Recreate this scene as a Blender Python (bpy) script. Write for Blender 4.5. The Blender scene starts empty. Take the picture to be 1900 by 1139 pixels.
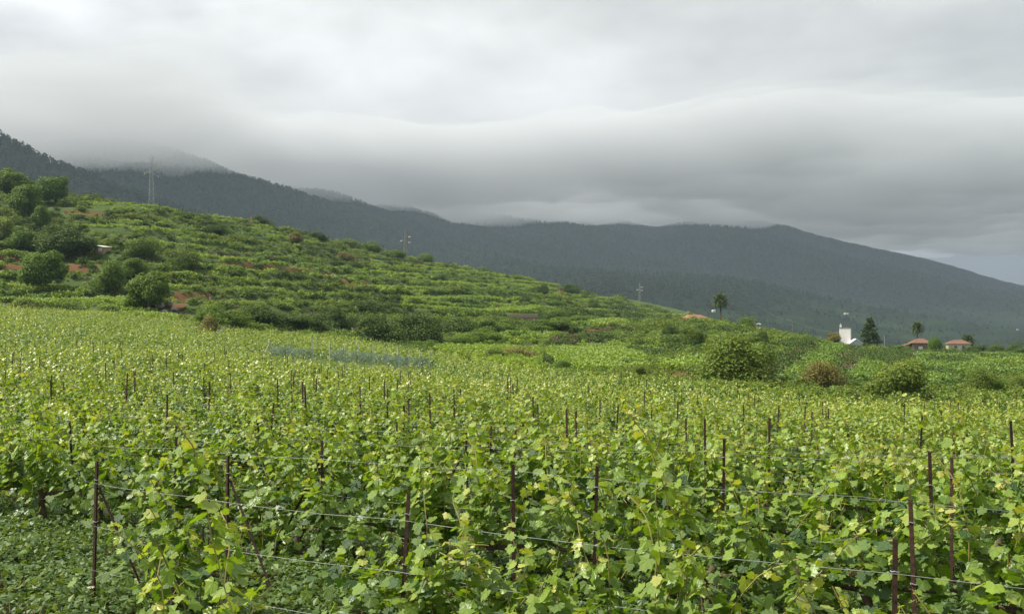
import bpy, bmesh, math, random
import numpy as np
from mathutils import Vector, Matrix, Euler

R = math.radians
rng = np.random.default_rng(7)
random.seed(7)
SC = bpy.context.scene
COL = SC.collection

# ------------------------------------------------------------------ camera
F = 1825.0            # focal length in photo pixels (photo 1900 px wide)
VH = 600.0            # row of the horizon in the photo
cam_d = bpy.data.cameras.new('camera')
cam = bpy.data.objects.new('camera', cam_d)
COL.objects.link(cam)
cam.location = (0, 0, 0)
cam.rotation_euler = (R(90), 0, 0)
cam_d.sensor_width = 36
cam_d.lens = 36 * F / 1900
cam_d.shift_y = (VH - 569.5) / 1900
cam_d.clip_start = 0.1
cam_d.clip_end = 60000
SC.camera = cam

# ------------------------------------------------------------------ sky and sun
SUN_EL, SUN_AZ = R(50), math.atan2(-0.97, 0.02)
sun_dir = Vector((math.sin(SUN_AZ) * math.cos(SUN_EL), math.cos(SUN_AZ) * math.cos(SUN_EL), math.sin(SUN_EL)))
W = bpy.data.worlds.new('World'); SC.world = W; W.use_nodes = True
nt = W.node_tree; nt.nodes.clear()
def N(tree, typ, **kw):
    n = tree.nodes.new(typ)
    for k, v in kw.items():
        if k.startswith('_'):
            n.inputs[int(k[1:])].default_value = v
        else:
            setattr(n, k, v)
    return n
def math_n(tree, op, a, b=None, clamp=False):
    n = tree.nodes.new('ShaderNodeMath'); n.operation = op; n.use_clamp = clamp
    for i, s in enumerate((a, b)):
        if s is None: continue
        if isinstance(s, (int, float)): n.inputs[i].default_value = s
        else: tree.links.new(s, n.inputs[i])
    return n.outputs[0]
def mapr(tree, val, a, b, c, d, smooth=True):
    n = tree.nodes.new('ShaderNodeMapRange')
    n.interpolation_type = 'SMOOTHSTEP' if smooth else 'LINEAR'
    tree.links.new(val, n.inputs[0])
    for i, v in enumerate((a, b, c, d)): n.inputs[i + 1].default_value = v
    return n.outputs[0]
L = nt.links.new
tc = N(nt, 'ShaderNodeTexCoord')
sep = N(nt, 'ShaderNodeSeparateXYZ'); L(tc.outputs['Generated'], sep.inputs[0])
zc = math_n(nt, 'MAXIMUM', sep.outputs[2], 0.0)
den = math_n(nt, 'ADD', zc, 0.34)
px = math_n(nt, 'DIVIDE', sep.outputs[0], den)
py = math_n(nt, 'DIVIDE', sep.outputs[1], den)
cmb = N(nt, 'ShaderNodeCombineXYZ'); L(px, cmb.inputs[0]); L(py, cmb.inputs[1])
vz = N(nt, 'ShaderNodeVectorMath', operation='MULTIPLY'); L(tc.outputs['Generated'], vz.inputs[0]); vz.inputs[1].default_value = (1, 1, 2.2)
n1 = N(nt, 'ShaderNodeTexNoise'); L(vz.outputs[0], n1.inputs['Vector'])
n1.inputs['Scale'].default_value = 3.0; n1.inputs['Detail'].default_value = 5; n1.inputs['Roughness'].default_value = 0.46
n1.inputs['Distortion'].default_value = 0.0
n2 = N(nt, 'ShaderNodeTexNoise'); L(vz.outputs[0], n2.inputs['Vector'])
n2.inputs['Scale'].default_value = 9.0; n2.inputs['Detail'].default_value = 6; n2.inputs['Roughness'].default_value = 0.5
dotn = N(nt, 'ShaderNodeVectorMath', operation='DOT_PRODUCT'); L(tc.outputs['Generated'], dotn.inputs[0])
dotn.inputs[1].default_value = sun_dir
side = mapr(nt, dotn.outputs['Value'], -0.45, 0.35, 0.26, 0.55)
elev = mapr(nt, sep.outputs[2], 0.06, 0.32, 0.47, 1.08)
br = math_n(nt, 'MULTIPLY', side, elev)
v1 = mapr(nt, n1.outputs[0], 0.30, 0.70, 0.74, 1.27)
v2 = mapr(nt, n2.outputs[0], 0.25, 0.75, 0.88, 1.12)
br = math_n(nt, 'MULTIPLY', br, v1); br = math_n(nt, 'MULTIPLY', br, v2)
ccol = N(nt, 'ShaderNodeMix', data_type='RGBA')
ccol.inputs['A'].default_value = (0.92, 0.98, 1.06, 1); ccol.inputs['B'].default_value = (0.98, 1.0, 1.01, 1)
L(mapr(nt, br, 0.12, 0.45, 0, 1), ccol.inputs['Factor'])
cmul = N(nt, 'ShaderNodeVectorMath', operation='SCALE'); L(ccol.outputs['Result'], cmul.inputs[0]); L(br, cmul.inputs['Scale'])
sky = N(nt, 'ShaderNodeTexSky', sky_type='NISHITA')
sky.sun_disc = False; sky.sun_elevation = SUN_EL; sky.sun_rotation = SUN_AZ
skm = N(nt, 'ShaderNodeVectorMath', operation='SCALE'); L(sky.outputs[0], skm.inputs[0]); skm.inputs['Scale'].default_value = 0.10
cover = mapr(nt, n1.outputs[0], 0.06, 0.20, 0.0, 1.0)
mixs = N(nt, 'ShaderNodeMix', data_type='RGBA'); L(cover, mixs.inputs['Factor'])
L(skm.outputs[0], mixs.inputs['A']); L(cmul.outputs[0], mixs.inputs['B'])
bg = N(nt, 'ShaderNodeBackground'); bg.inputs['Strength'].default_value = 1.0
L(mixs.outputs['Result'], bg.inputs['Color'])
wo = N(nt, 'ShaderNodeOutputWorld'); L(bg.outputs[0], wo.inputs['Surface'])

sd = bpy.data.lights.new('sun', 'SUN'); sd.energy = 5.0; sd.angle = R(0.6); sd.color = (1.0, 0.94, 0.82)
so = bpy.data.objects.new('sun', sd); COL.objects.link(so)
so.rotation_euler = sun_dir.to_track_quat('Z', 'Y').to_euler()

vs = SC.view_settings
vs.view_transform = 'Standard'; vs.look = 'None'; vs.gamma = 1; vs.use_curve_mapping = False; vs.exposure = 0.66
SC.render.engine = 'CYCLES'
SC.cycles.max_bounces = 8; SC.cycles.diffuse_bounces = 3; SC.cycles.transmission_bounces = 4
SC.cycles.volume_bounces = 1; SC.cycles.transparent_max_bounces = 12
SC.cycles.use_denoising = True

# ------------------------------------------------------------------ numeric helpers
def smooth(a, b, x):
    t = np.clip((x - a) / (b - a), 0, 1); return t * t * (3 - 2 * t)
_lat = np.random.default_rng(11).random((256, 256))
def vnoise(x, y):
    x = np.asarray(x, float); y = np.asarray(y, float)
    xi = np.floor(x).astype(int); yi = np.floor(y).astype(int)
    fx = x - xi; fy = y - yi
    fx = fx * fx * (3 - 2 * fx); fy = fy * fy * (3 - 2 * fy)
    a = _lat[xi & 255, yi & 255]; b = _lat[(xi + 1) & 255, yi & 255]
    c = _lat[xi & 255, (yi + 1) & 255]; d = _lat[(xi + 1) & 255, (yi + 1) & 255]
    return (a * (1 - fx) + b * fx) * (1 - fy) + (c * (1 - fx) + d * fx) * fy
def fbm(x, y, o=4):
    s = 0; a = 0.5; t = 0
    for i in range(o):
        s = s + a * vnoise(x + 17.3 * i, y - 9.1 * i); t += a; a *= 0.5; x = x * 2.03; y = y * 2.03
    return s / t
def in_poly(u, v, poly):
    u = np.asarray(u); v = np.asarray(v); r = np.zeros(u.shape, bool)
    n = len(poly); j = n - 1
    for i in range(n):
        ui, vi = poly[i]; uj, vj = poly[j]
        c = ((vi > v) != (vj > v)) & (u < (uj - ui) * (v - vi) / ((vj - vi) + 1e-9) + ui)
        r ^= c; j = i
    return r

def np_mesh(name, verts, faces, mats=(), attrs=None, smooth_=False, face_mat=None):
    """faces: list of int arrays (n,3) or (n,4)"""
    me = bpy.data.meshes.new(name)
    verts = np.asarray(verts, np.float32)
    me.vertices.add(len(verts)); me.vertices.foreach_set('co', verts.ravel())
    faces = [np.asarray(f, np.int32) for f in faces if len(f)]
    tot = sum(f.size for f in faces); npol = sum(len(f) for f in faces)
    me.loops.add(tot); me.polygons.add(npol)
    me.loops.foreach_set('vertex_index', np.concatenate([f.ravel() for f in faces]))
    sizes = np.concatenate([np.full(len(f), f.shape[1], np.int32) for f in faces])
    starts = np.concatenate([[0], np.cumsum(sizes)[:-1]]).astype(np.int32)
    me.polygons.foreach_set('loop_start', starts)
    if face_mat is not None: me.polygons.foreach_set('material_index', np.asarray(face_mat, np.int32))
    me.polygons.foreach_set('use_smooth', np.full(npol, smooth_, bool))
    for m in mats: me.materials.append(m)
    if attrs:
        for k, a in attrs.items():
            at = me.attributes.new(k, 'FLOAT', 'POINT'); at.data.foreach_set('value', np.asarray(a, np.float32))
    me.update(calc_edges=True)
    return me
def new_obj(name, data, parent=None, loc=None, rz=None, scale=None):
    o = bpy.data.objects.new(name, data); COL.objects.link(o)
    if parent is not None: o.parent = parent
    if loc is not None: o.location = loc
    if rz is not None: o.rotation_euler = (0, 0, rz)
    if scale is not None: o.scale = scale if hasattr(scale, '__len__') else (scale,) * 3
    return o
def tag(o, label=None, cat=None, group=None, kind=None):
    if label: o['label'] = label
    if cat: o['category'] = cat
    if group: o['group'] = group
    if kind: o['kind'] = kind
    return o
def thing(name, label, cat, loc=(0, 0, 0), rz=0, group=None, scale=None):
    return tag(new_obj(name, None, None, loc, rz, scale), label, cat, group, 'thing')

class MB:
    """collects boxes, bars and tubes in one mesh"""
    def __init__(s): s.v = []; s.f3 = []; s.f4 = []; s.n = 0
    def add(s, v, f):
        v = np.asarray(v, float); s.v.append(v)
        for q in f:
            (s.f3 if len(q) == 3 else s.f4).append([i + s.n for i in q])
        s.n += len(v); return s
    def box(s, x0, x1, y0, y1, z0, z1):
        v = [(x, y, z) for z in (z0, z1) for y in (y0, y1) for x in (x0, x1)]
        return s.add(v, [(0, 2, 3, 1), (4, 5, 7, 6), (0, 1, 5, 4), (2, 6, 7, 3), (0, 4, 6, 2), (1, 3, 7, 5)])
    def tube(s, pts, rad, n=6, cap=True):
        pts = [Vector(p) for p in pts]
        if not hasattr(rad, '__len__'): rad = [rad] * len(pts)
        vs_ = []; prev = None
        for i, p in enumerate(pts):
            d = (pts[min(i + 1, len(pts) - 1)] - pts[max(i - 1, 0)])
            d = d.normalized() if d.length > 1e-9 else Vector((0, 0, 1))
            a = Vector((1, 0, 0)) if abs(d.x) < 0.8 else Vector((0, 1, 0))
            if prev is not None: a = prev
            b = d.cross(a).normalized(); a = b.cross(d).normalized(); prev = a
            for k in range(n):
                t = 2 * math.pi * k / n
                vs_.append(p + rad[i] * (math.cos(t) * a + math.sin(t) * b))
        f = []
        for i in range(len(pts) - 1):
            for k in range(n):
                k2 = (k + 1) % n
                f.append((i * n + k, i * n + k2, (i + 1) * n + k2, (i + 1) * n + k))
        if cap:
            for base in (0, (len(pts) - 1) * n):
                for k in range(1, n - 1): f.append((base, base + k, base + k + 1))
        return s.add([tuple(q) for q in vs_], f)
    def mesh(s, name, mat, sm=False):
        return np_mesh(name, np.concatenate(s.v), [np.array(s.f4, int).reshape(-1, 4), np.array(s.f3, int).reshape(-1, 3)], (mat,), None, sm)
    def build(s, name, mat, parent=None, sm=False, **kw):
        return new_obj(name, s.mesh(name, mat, sm), parent, **kw)

# ------------------------------------------------------------------ materials
def mat_base(name):
    m = bpy.data.materials.new(name); m.use_nodes = True
    t = m.node_tree; t.nodes.clear()
    out = t.nodes.new('ShaderNodeOutputMaterial'); p = t.nodes.new('ShaderNodeBsdfPrincipled')
    t.links.new(p.outputs[0], out.inputs['Surface'])
    return m, t, p, out
def ramp(t, fac, stops):
    r = t.nodes.new('ShaderNodeValToRGB'); e = r.color_ramp.elements
    while len(e) < len(stops): e.new(0.5)
    for i, (p, c) in enumerate(stops):
        e[i].position = p; e[i].color = (*c, 1)
    t.links.new(fac, r.inputs[0]); return r.outputs[0]
def noise_n(t, scale, detail=4, rough=0.55, vec=None, space='Object'):
    n = t.nodes.new('ShaderNodeTexNoise'); n.inputs['Scale'].default_value = scale
    n.inputs['Detail'].default_value = detail; n.inputs['Roughness'].default_value = rough
    if vec is None:
        c = t.nodes.new('ShaderNodeTexCoord'); vec = c.outputs[space]
    t.links.new(vec, n.inputs['Vector']); return n.outputs[0]
def bump(t, p, h, strength, dist):
    b = t.nodes.new('ShaderNodeBump'); b.inputs['Strength'].default_value = strength; b.inputs['Distance'].default_value = dist
    t.links.new(h, b.inputs['Height']); t.links.new(b.outputs[0], p.inputs['Normal'])
def simple(name, c1, c2, scale, rough=0.8, bmp=0.0, bscale=None, spec=0.3, metal=0.0, detail=4):
    m, t, p, o = mat_base(name)
    n = noise_n(t, scale, detail)
    t.links.new(ramp(t, n, [(0.3, c1), (0.7, c2)]), p.inputs['Base Color'])
    p.inputs['Roughness'].default_value = rough; p.inputs['Specular IOR Level'].default_value = spec
    p.inputs['Metallic'].default_value = metal
    if bmp: bump(t, p, noise_n(t, bscale or scale * 3), 0.7, bmp)
    return m
def leaf_mat(name, stops, trans=0.35, rough=0.42, spec=0.45, tcol=None, vein=False, rnd=0.0):
    """leaf colour from the 'tint' attribute of each leaf; light passes through the blade"""
    m, t, p, o = mat_base(name)
    a = t.nodes.new('ShaderNodeAttribute'); a.attribute_name = 'tint'
    fac = a.outputs['Fac']
    if rnd:
        oi = t.nodes.new('ShaderNodeObjectInfo')
        fac = math_n(t, 'ADD', fac, math_n(t, 'MULTIPLY', math_n(t, 'SUBTRACT', oi.outputs['Random'], 0.5), rnd), True)
    c = ramp(t, fac, stops)
    if vein:
        n = noise_n(t, 14, 2)
        mx = t.nodes.new('ShaderNodeMix'); mx.data_type = 'RGBA'; mx.blend_type = 'MULTIPLY'
        t.links.new(mapr(t, n, 0.3, 0.7, 0.0, 0.28), mx.inputs['Factor'])
        t.links.new(c, mx.inputs['A']); mx.inputs['B'].default_value = (0.55, 0.6, 0.4, 1)
        c = mx.outputs['Result']
        bump(t, p, noise_n(t, 30, 2), 0.35, 0.02)
    t.links.new(c, p.inputs['Base Color'])
    p.inputs['Roughness'].default_value = rough; p.inputs['Specular IOR Level'].default_value = spec
    tr = t.nodes.new('ShaderNodeBsdfTranslucent')
    g = t.nodes.new('ShaderNodeMix'); g.data_type = 'RGBA'; g.blend_type = 'MULTIPLY'; g.inputs['Factor'].default_value = 1
    t.links.new(c, g.inputs['A']); g.inputs['B'].default_value = (*(tcol or (1.75, 1.5, 0.55)), 1)
    t.links.new(g.outputs['Result'], tr.inputs['Color'])
    mx2 = t.nodes.new('ShaderNodeMixShader'); mx2.inputs[0].default_value = trans
    t.links.new(p.outputs[0], mx2.inputs[1]); t.links.new(tr.outputs[0], mx2.inputs[2])
    t.links.new(mx2.outputs[0], o.inputs['Surface'])
    return m

M = {}
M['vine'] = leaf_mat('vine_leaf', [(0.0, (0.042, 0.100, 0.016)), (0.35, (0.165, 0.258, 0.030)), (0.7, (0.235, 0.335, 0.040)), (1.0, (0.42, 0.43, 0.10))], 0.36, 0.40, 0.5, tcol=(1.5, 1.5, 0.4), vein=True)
M['vine_far'] = leaf_mat('vine_leaf_far', [(0.0, (0.035, 0.09, 0.018)), (0.4, (0.165, 0.245, 0.032)), (0.75, (0.275, 0.335, 0.042)), (1.0, (0.42, 0.42, 0.12))], 0.27, 0.40, 0.5, tcol=(1.5, 1.5, 0.4), rnd=0.15)
M['vine_cool'] = leaf_mat('vine_leaf_cool', [(0.0, (0.050, 0.110, 0.020)), (0.5, (0.105, 0.195, 0.030)), (1.0, (0.18, 0.27, 0.045))], 0.3, 0.5, 0.4, rnd=0.25)
M['vine_hill'] = leaf_mat('vine_leaf_hill', [(0.0, (0.075, 0.150, 0.016)), (0.5, (0.175, 0.28, 0.026)), (1.0, (0.30, 0.385, 0.05))], 0.32, 0.5, 0.4, rnd=0.25)
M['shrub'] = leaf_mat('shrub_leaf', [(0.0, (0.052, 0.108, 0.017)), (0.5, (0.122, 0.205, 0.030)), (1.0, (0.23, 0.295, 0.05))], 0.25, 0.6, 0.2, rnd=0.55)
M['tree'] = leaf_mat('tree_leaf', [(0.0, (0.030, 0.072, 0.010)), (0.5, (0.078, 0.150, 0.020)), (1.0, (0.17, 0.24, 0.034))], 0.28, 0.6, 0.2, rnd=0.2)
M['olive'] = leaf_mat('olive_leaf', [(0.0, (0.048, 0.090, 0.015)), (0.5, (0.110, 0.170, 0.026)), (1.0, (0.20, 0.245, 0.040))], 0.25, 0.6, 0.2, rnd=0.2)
M['brownbush'] = leaf_mat('rusty_leaf', [(0.0, (0.05, 0.065, 0.016)), (0.5, (0.14, 0.135, 0.030)), (1.0, (0.30, 0.235, 0.055))], 0.2, 0.55, 0.3, rnd=0.2)
M['darkbush'] = leaf_mat('dark_leaf', [(0.0, (0.025, 0.054, 0.012)), (0.5, (0.056, 0.102, 0.020)), (1.0, (0.11, 0.15, 0.034))], 0.18, 0.65, 0.15, rnd=0.2)
M['dry'] = leaf_mat('dry_twigs', [(0.0, (0.07, 0.052, 0.036)), (0.5, (0.13, 0.095, 0.065)), (1.0, (0.20, 0.16, 0.10))], 0.1, 0.8, 0.1, rnd=0.3)
M['pine'] = leaf_mat('pine_needles', [(0.0, (0.014, 0.024, 0.016)), (0.5, (0.020, 0.033, 0.020)), (1.0, (0.030, 0.044, 0.024))], 0.25, 0.8, 0.05, rnd=0.8)
M['weed'] = leaf_mat('weed_leaf', [(0.0, (0.036, 0.080, 0.016)), (0.5, (0.078, 0.140, 0.028)), (1.0, (0.15, 0.21, 0.045))], 0.3, 0.5, 0.35, rnd=0.3)
M['palm'] = leaf_mat('palm_leaf', [(0.0, (0.030, 0.058, 0.014)), (0.5, (0.060, 0.100, 0.022)), (1.0, (0.12, 0.14, 0.045))], 0.12, 0.45, 0.4)
M['bark'] = simple('vine_bark', (0.045, 0.030, 0.020), (0.13, 0.095, 0.065), 22, 0.9, 0.01, 60)
M['cane'] = simple('green_cane', (0.17, 0.17, 0.05), (0.27, 0.19, 0.07), 6, 0.6)
M['wood'] = simple('tree_bark', (0.06, 0.045, 0.032), (0.14, 0.11, 0.08), 4, 0.9)
M['rust'] = simple('rusty_iron', (0.022, 0.013, 0.010), (0.075, 0.034, 0.022), 26, 0.75, 0.002, 80, 0.35, 0.25)
M['wire'] = simple('galvanised_wire', (0.20, 0.215, 0.215), (0.33, 0.345, 0.345), 8, 0.5, spec=0.4, metal=0.4)
M['pale_post'] = simple('pale_post', (0.36, 0.36, 0.32), (0.50, 0.49, 0.44), 4, 0.8)
M['white'] = simple('white_plaster', (0.56, 0.55, 0.52), (0.70, 0.70, 0.67), 1.2, 0.85)
M['cream'] = simple('cream_plaster', (0.46, 0.41, 0.33), (0.66, 0.62, 0.54), 1.4, 0.9)
M['tile'] = simple('clay_tile', (0.19, 0.092, 0.058), (0.29, 0.145, 0.09), 2.5, 0.85)
M['tile_old'] = simple('old_clay_tile', (0.11, 0.058, 0.042), (0.20, 0.105, 0.072), 2.5, 0.9)
M['stone'] = simple('dry_stone', (0.085, 0.070, 0.056), (0.27, 0.22, 0.17), 3.0, 0.95, 0.08, 4)
M['darkglass'] = simple('dark_opening', (0.012, 0.012, 0.014), (0.03, 0.03, 0.034), 2, 0.3, spec=0.5)
M['steel'] = simple('grey_steel', (0.30, 0.32, 0.33), (0.44, 0.46, 0.46), 3, 0.6, metal=0.2)
M['steel_dark'] = simple('weathered_steel', (0.15, 0.145, 0.14), (0.25, 0.24, 0.23), 3, 0.7, metal=0.1)
M['ochre'] = simple('ochre_paint', (0.42, 0.24, 0.10), (0.58, 0.35, 0.16), 3, 0.85)
M['pipe'] = simple('terracotta_channel', (0.40, 0.16, 0.08), (0.55, 0.25, 0.13), 3, 0.8)
M['plank'] = simple('weathered_plank', (0.26, 0.19, 0.12), (0.40, 0.30, 0.19), 5, 0.85)
M['rock'] = simple('grey_rock', (0.17, 0.155, 0.14), (0.36, 0.33, 0.30), 2.0, 0.95, 0.1, 4)
M['plastic'] = simple('grey_box', (0.34, 0.38, 0.43), (0.44, 0.48, 0.52), 3, 0.6)
# netting: woven strands with real gaps for light to pass
m, t, p, o = mat_base('teal_net')
p.inputs['Base Color'].default_value = (0.17, 0.235, 0.22, 1); p.inputs['Roughness'].default_value = 0.8
tp = t.nodes.new('ShaderNodeBsdfTransparent'); mx = t.nodes.new('ShaderNodeMixShader')
nn = noise_n(t, 0.9, 3)
t.links.new(mapr(t, nn, 0.3, 0.7, 0.34, 0.62), mx.inputs[0])
t.links.new(tp.outputs[0], mx.inputs[1]); t.links.new(p.outputs[0], mx.inputs[2]); t.links.new(mx.outputs[0], o.inputs['Surface'])
M['net'] = m
# ground: reddish soil and low grass; 'soil' attribute marks bare patches
m, t, p, o = mat_base('soil_and_grass')
a = t.nodes.new('ShaderNodeAttribute'); a.attribute_name = 'soil'
big = noise_n(t, 0.35, 5); fine = noise_n(t, 5.0, 5, 0.65)
gcol = ramp(t, fine, [(0.3, (0.035, 0.060, 0.018)), (0.55, (0.062, 0.095, 0.026)), (0.8, (0.10, 0.105, 0.045))])
scol = ramp(t, fine, [(0.25, (0.060, 0.031, 0.015)), (0.55, (0.125, 0.064, 0.029)), (0.8, (0.21, 0.125, 0.066))])
k = math_n(t, 'ADD', a.outputs['Fac'], math_n(t, 'MULTIPLY', math_n(t, 'SUBTRACT', big, 0.5), 0.9))
mx = t.nodes.new('ShaderNodeMix'); mx.data_type = 'RGBA'
t.links.new(mapr(t, k, 0.35, 0.65, 0, 1), mx.inputs['Factor']); t.links.new(gcol, mx.inputs['A']); t.links.new(scol, mx.inputs['B'])
t.links.new(mx.outputs['Result'], p.inputs['Base Color']); p.inputs['Roughness'].default_value = 0.95
p.inputs['Specular IOR Level'].default_value = 0.1
bump(t, p, fine, 0.6, 0.06)
M['ground'] = m
# mountain floor under the pines
m, t, p, o = mat_base('mountain_scrub')
f1 = noise_n(t, 0.008, 6, 0.6); f2 = noise_n(t, 0.06, 4, 0.6)
a = t.nodes.new('ShaderNodeAttribute'); a.attribute_name = 'low'
c1 = ramp(t, f2, [(0.3, (0.006, 0.011, 0.008)), (0.7, (0.012, 0.019, 0.012))])
c2 = ramp(t, f2, [(0.3, (0.012, 0.022, 0.012)), (0.55, (0.022, 0.036, 0.017)), (0.8, (0.048, 0.054, 0.034))])
k = math_n(t, 'MULTIPLY', a.outputs['Fac'], mapr(t, f1, 0.35, 0.65, 0.1, 1.0))
mx = t.nodes.new('ShaderNodeMix'); mx.data_type = 'RGBA'; t.links.new(k, mx.inputs['Factor'])
t.links.new(c1, mx.inputs['A']); t.links.new(c2, mx.inputs['B'])
t.links.new(mx.outputs['Result'], p.inputs['Base Color']); p.inputs['Roughness'].default_value = 1.0
p.inputs['Specular IOR Level'].default_value = 0.0
M['mountain'] = m

# ------------------------------------------------------------------ ground
# elevation of the ground (camera at 0) along bearings, as measured from the place: bearing -> [(depth, elevation)]
def zv(y, v): return -(v - VH) / F * y
near = lambda a: [(1, -2.75), (5, -2.8), (12, -2.85), (40, a)]
PROF = {
 -700: near(-2.9) + [(90, 2), (140, 10), (190, 20), (230, 32), (270, 45), (330, 66), (400, 84), (460, 95), (600, 104), (1000, 100)],
 -250: near(-3.3) + [(90, -1.5), (140, 2.5), (190, 8), (230, 15), (270, 27), (330, 47), (400, 66), (460, 74), (600, 80), (1000, 80)],
 0:    near(-3.6) + [(90, -2.9), (140, 0.0), (190, zv(190, 571)), (230, zv(230, 528)), (270, zv(270, 482)), (330, zv(330, 405)), (400, zv(400, 352)), (460, zv(460, 340)), (600, 66), (1000, 64)],
 140:  near(-3.65) + [(95, -3.2), (145, -0.6), (190, zv(190, 580)), (225, zv(225, 543)), (270, zv(270, 485)), (330, zv(330, 415)), (385, zv(385, 378)), (450, zv(450, 362)), (600, 58), (1000, 52)],
 280:  near(-3.7) + [(100, -3.4), (150, zv(150, 617)), (180, zv(180, 598)), (200, zv(200, 570)), (230, zv(230, 535)), (280, zv(280, 475)), (340, zv(340, 418)), (400, zv(400, 384)), (470, 53), (600, 48), (1000, 40)],
 480:  near(-3.8) + [(100, -4.2), (130, -3.3), (165, zv(165, 624)), (185, zv(185, 606)), (230, zv(230, 562)), (290, zv(290, 510)), (350, zv(350, 465)), (420, zv(420, 426)), (470, zv(470, 412)), (600, 42), (1000, 30)],
 700:  near(-4.0) + [(90, -5.3), (110, zv(110, 678)), (150, zv(150, 652)), (178, zv(178, 634)), (200, zv(200, 615)), (250, zv(250, 578)), (300, zv(300, 548)), (380, zv(380, 510)), (470, zv(470, 480)), (540, zv(540, 468)), (700, 30), (1000, 20)],
 950:  near(-4.2) + [(80, -5.7), (100, -5.8), (130, zv(130, 684)), (160, zv(160, 664)), (190, zv(190, 642)), (230, zv(230, 616)), (290, zv(290, 586)), (360, zv(360, 560)), (450, zv(450, 535)), (560, zv(560, 516)), (620, zv(620, 511)), (800, 18), (1100, 5)],
 1150: near(-4.5) + [(72, -6.0), (100, zv(100, 712)), (130, zv(130, 692)), (170, zv(170, 662)), (210, zv(210, 632)), (250, zv(250, 613)), (330, zv(330, 597)), (430, zv(430, 581)), (600, zv(600, 562)), (750, zv(750, 551)), (950, 20), (1300, 0)],
 1300: near(-4.7) + [(65, -6.1), (90, zv(90, 716)), (120, zv(120, 688)), (160, zv(160, 653)), (210, zv(210, 620)), (270, zv(270, 603)), (310, zv(310, 600)), (380, -2.0), (500, 0), (700, zv(700, 593)), (880, zv(880, 584)), (1000, 5), (1300, -10)],
 1450: near(-4.8) + [(63, -6.3), (90, zv(90, 722)), (130, zv(130, 686)), (180, zv(180, 648)), (240, zv(240, 624)), (290, zv(290, 622)), (360, -6), (500, -14), (1000, -20), (1300, -30)],
 1600: near(-4.9) + [(62, -6.5), (85, zv(85, 735)), (120, zv(120, 706)), (170, zv(170, 676)), (230, zv(230, 656)), (300, zv(300, 646)), (340, -9), (500, -16), (1000, -30), (1300, -38)],
 1780: near(-5.0) + [(62, -6.6), (85, zv(85, 738)), (130, zv(130, 703)), (190, zv(190, 676)), (250, zv(250, 662)), (320, zv(320, 657)), (370, -13), (500, -21), (1000, -36), (1300, -44)],
 2100: near(-5.3) + [(62, -7), (85, -6.8), (130, -8), (190, -8.8), (250, -9.8), (320, -11.6), (370, -15), (500, -24), (1000, -42), (1300, -52)],
 2800: near(-6) + [(62, -8.5), (85, -9), (130, -11), (190, -13), (250, -15), (320, -18), (370, -21), (500, -32), (1000, -55), (1300, -65)],
}
UC = np.array(sorted(PROF)); 
YR = np.concatenate([np.linspace(1, 30, 90), np.geomspace(30.5, 150, 110), np.arange(151.5, 640, 1.5), np.geomspace(645, 1300, 40)])
US = np.concatenate([np.arange(-700, -150, 25), np.arange(-150, 2050, 7), np.arange(2050, 2801, 25)])
cols = np.array([np.interp(np.log(YR), np.log([a for a, b in PROF[u]]), [b for a, b in PROF[u]]) for u in UC])
# smooth along depth
kern = np.array([1, 2, 3, 4, 5, 4, 3, 2, 1.]); kern /= kern.sum()
cs = np.array([np.convolve(np.pad(c, 4, 'edge'), kern, 'valid') for c in cols])
# monotone cosine interpolation across bearings
Z0 = np.zeros((len(YR), len(US)))
idx = np.clip(np.searchsorted(UC, US) - 1, 0, len(UC) - 2)
tt = (US - UC[idx]) / (UC[idx + 1] - UC[idx]); 
# catmull-rom
def crow(k): return cs[np.clip(k, 0, len(UC) - 1)]
p0, p1, p2, p3 = crow(idx - 1), crow(idx), crow(idx + 1), crow(idx + 2)
t1 = tt[:, None]
Z0 = (p1 + 0.5 * t1 * (p2 - p0 + t1 * (2 * p0 - 5 * p1 + 4 * p2 - p3 + t1 * (3 * (p1 - p2) + p3 - p0)))).T
UG, YG = np.meshgrid(US, YR)
XG = (UG - 950) / F * YG
ZB = Z0.copy()
hill = smooth(150, 230, YG) * (1 - smooth(560, 800, YG))
hill *= 1 - 0.75 * smooth(1150, 1350, UG)
STEP = 3.9
def terr(z, x, y):
    q = z / STEP + 0.9 * (fbm(x / 60, y / 60, 3) - 0.5)
    fr = q - np.floor(q)
    return (smooth(0.62, 0.98, fr) - fr) * STEP, fr, np.floor(q)
dz, FR, BAND = terr(ZB, XG, YG)
ZG = ZB + hill * dz * 0.95
ZG += (fbm(XG / 9, YG / 9, 4) - 0.5) * (0.25 + 0.9 * hill) + (fbm(XG / 1.3, YG / 1.3, 3) - 0.5) * 0.10
def grid_interp(G, x, y):
    y = np.clip(np.asarray(y, float), YR[0], YR[-1] - 1e-3); u = np.clip(950 + np.asarray(x) / y * F, US[0], US[-1] - 1e-3)
    j = np.clip(np.searchsorted(YR, y, 'right') - 1, 0, len(YR) - 2); i = np.clip(np.searchsorted(US, u, 'right') - 1, 0, len(US) - 2)
    ty = (y - YR[j]) / (YR[j + 1] - YR[j]); tu = (u - US[i]) / (US[i + 1] - US[i])
    return (G[j, i] * (1 - tu) + G[j, i + 1] * tu) * (1 - ty) + (G[j + 1, i] * (1 - tu) + G[j + 1, i + 1] * tu) * ty
def gz(x, y): return grid_interp(ZG, x, y)
def gz1(x, y): return float(gz(np.array([x]), np.array([y]))[0])
def img(x, y, z): return 950 + x / y * F, VH - z / y * F
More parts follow.
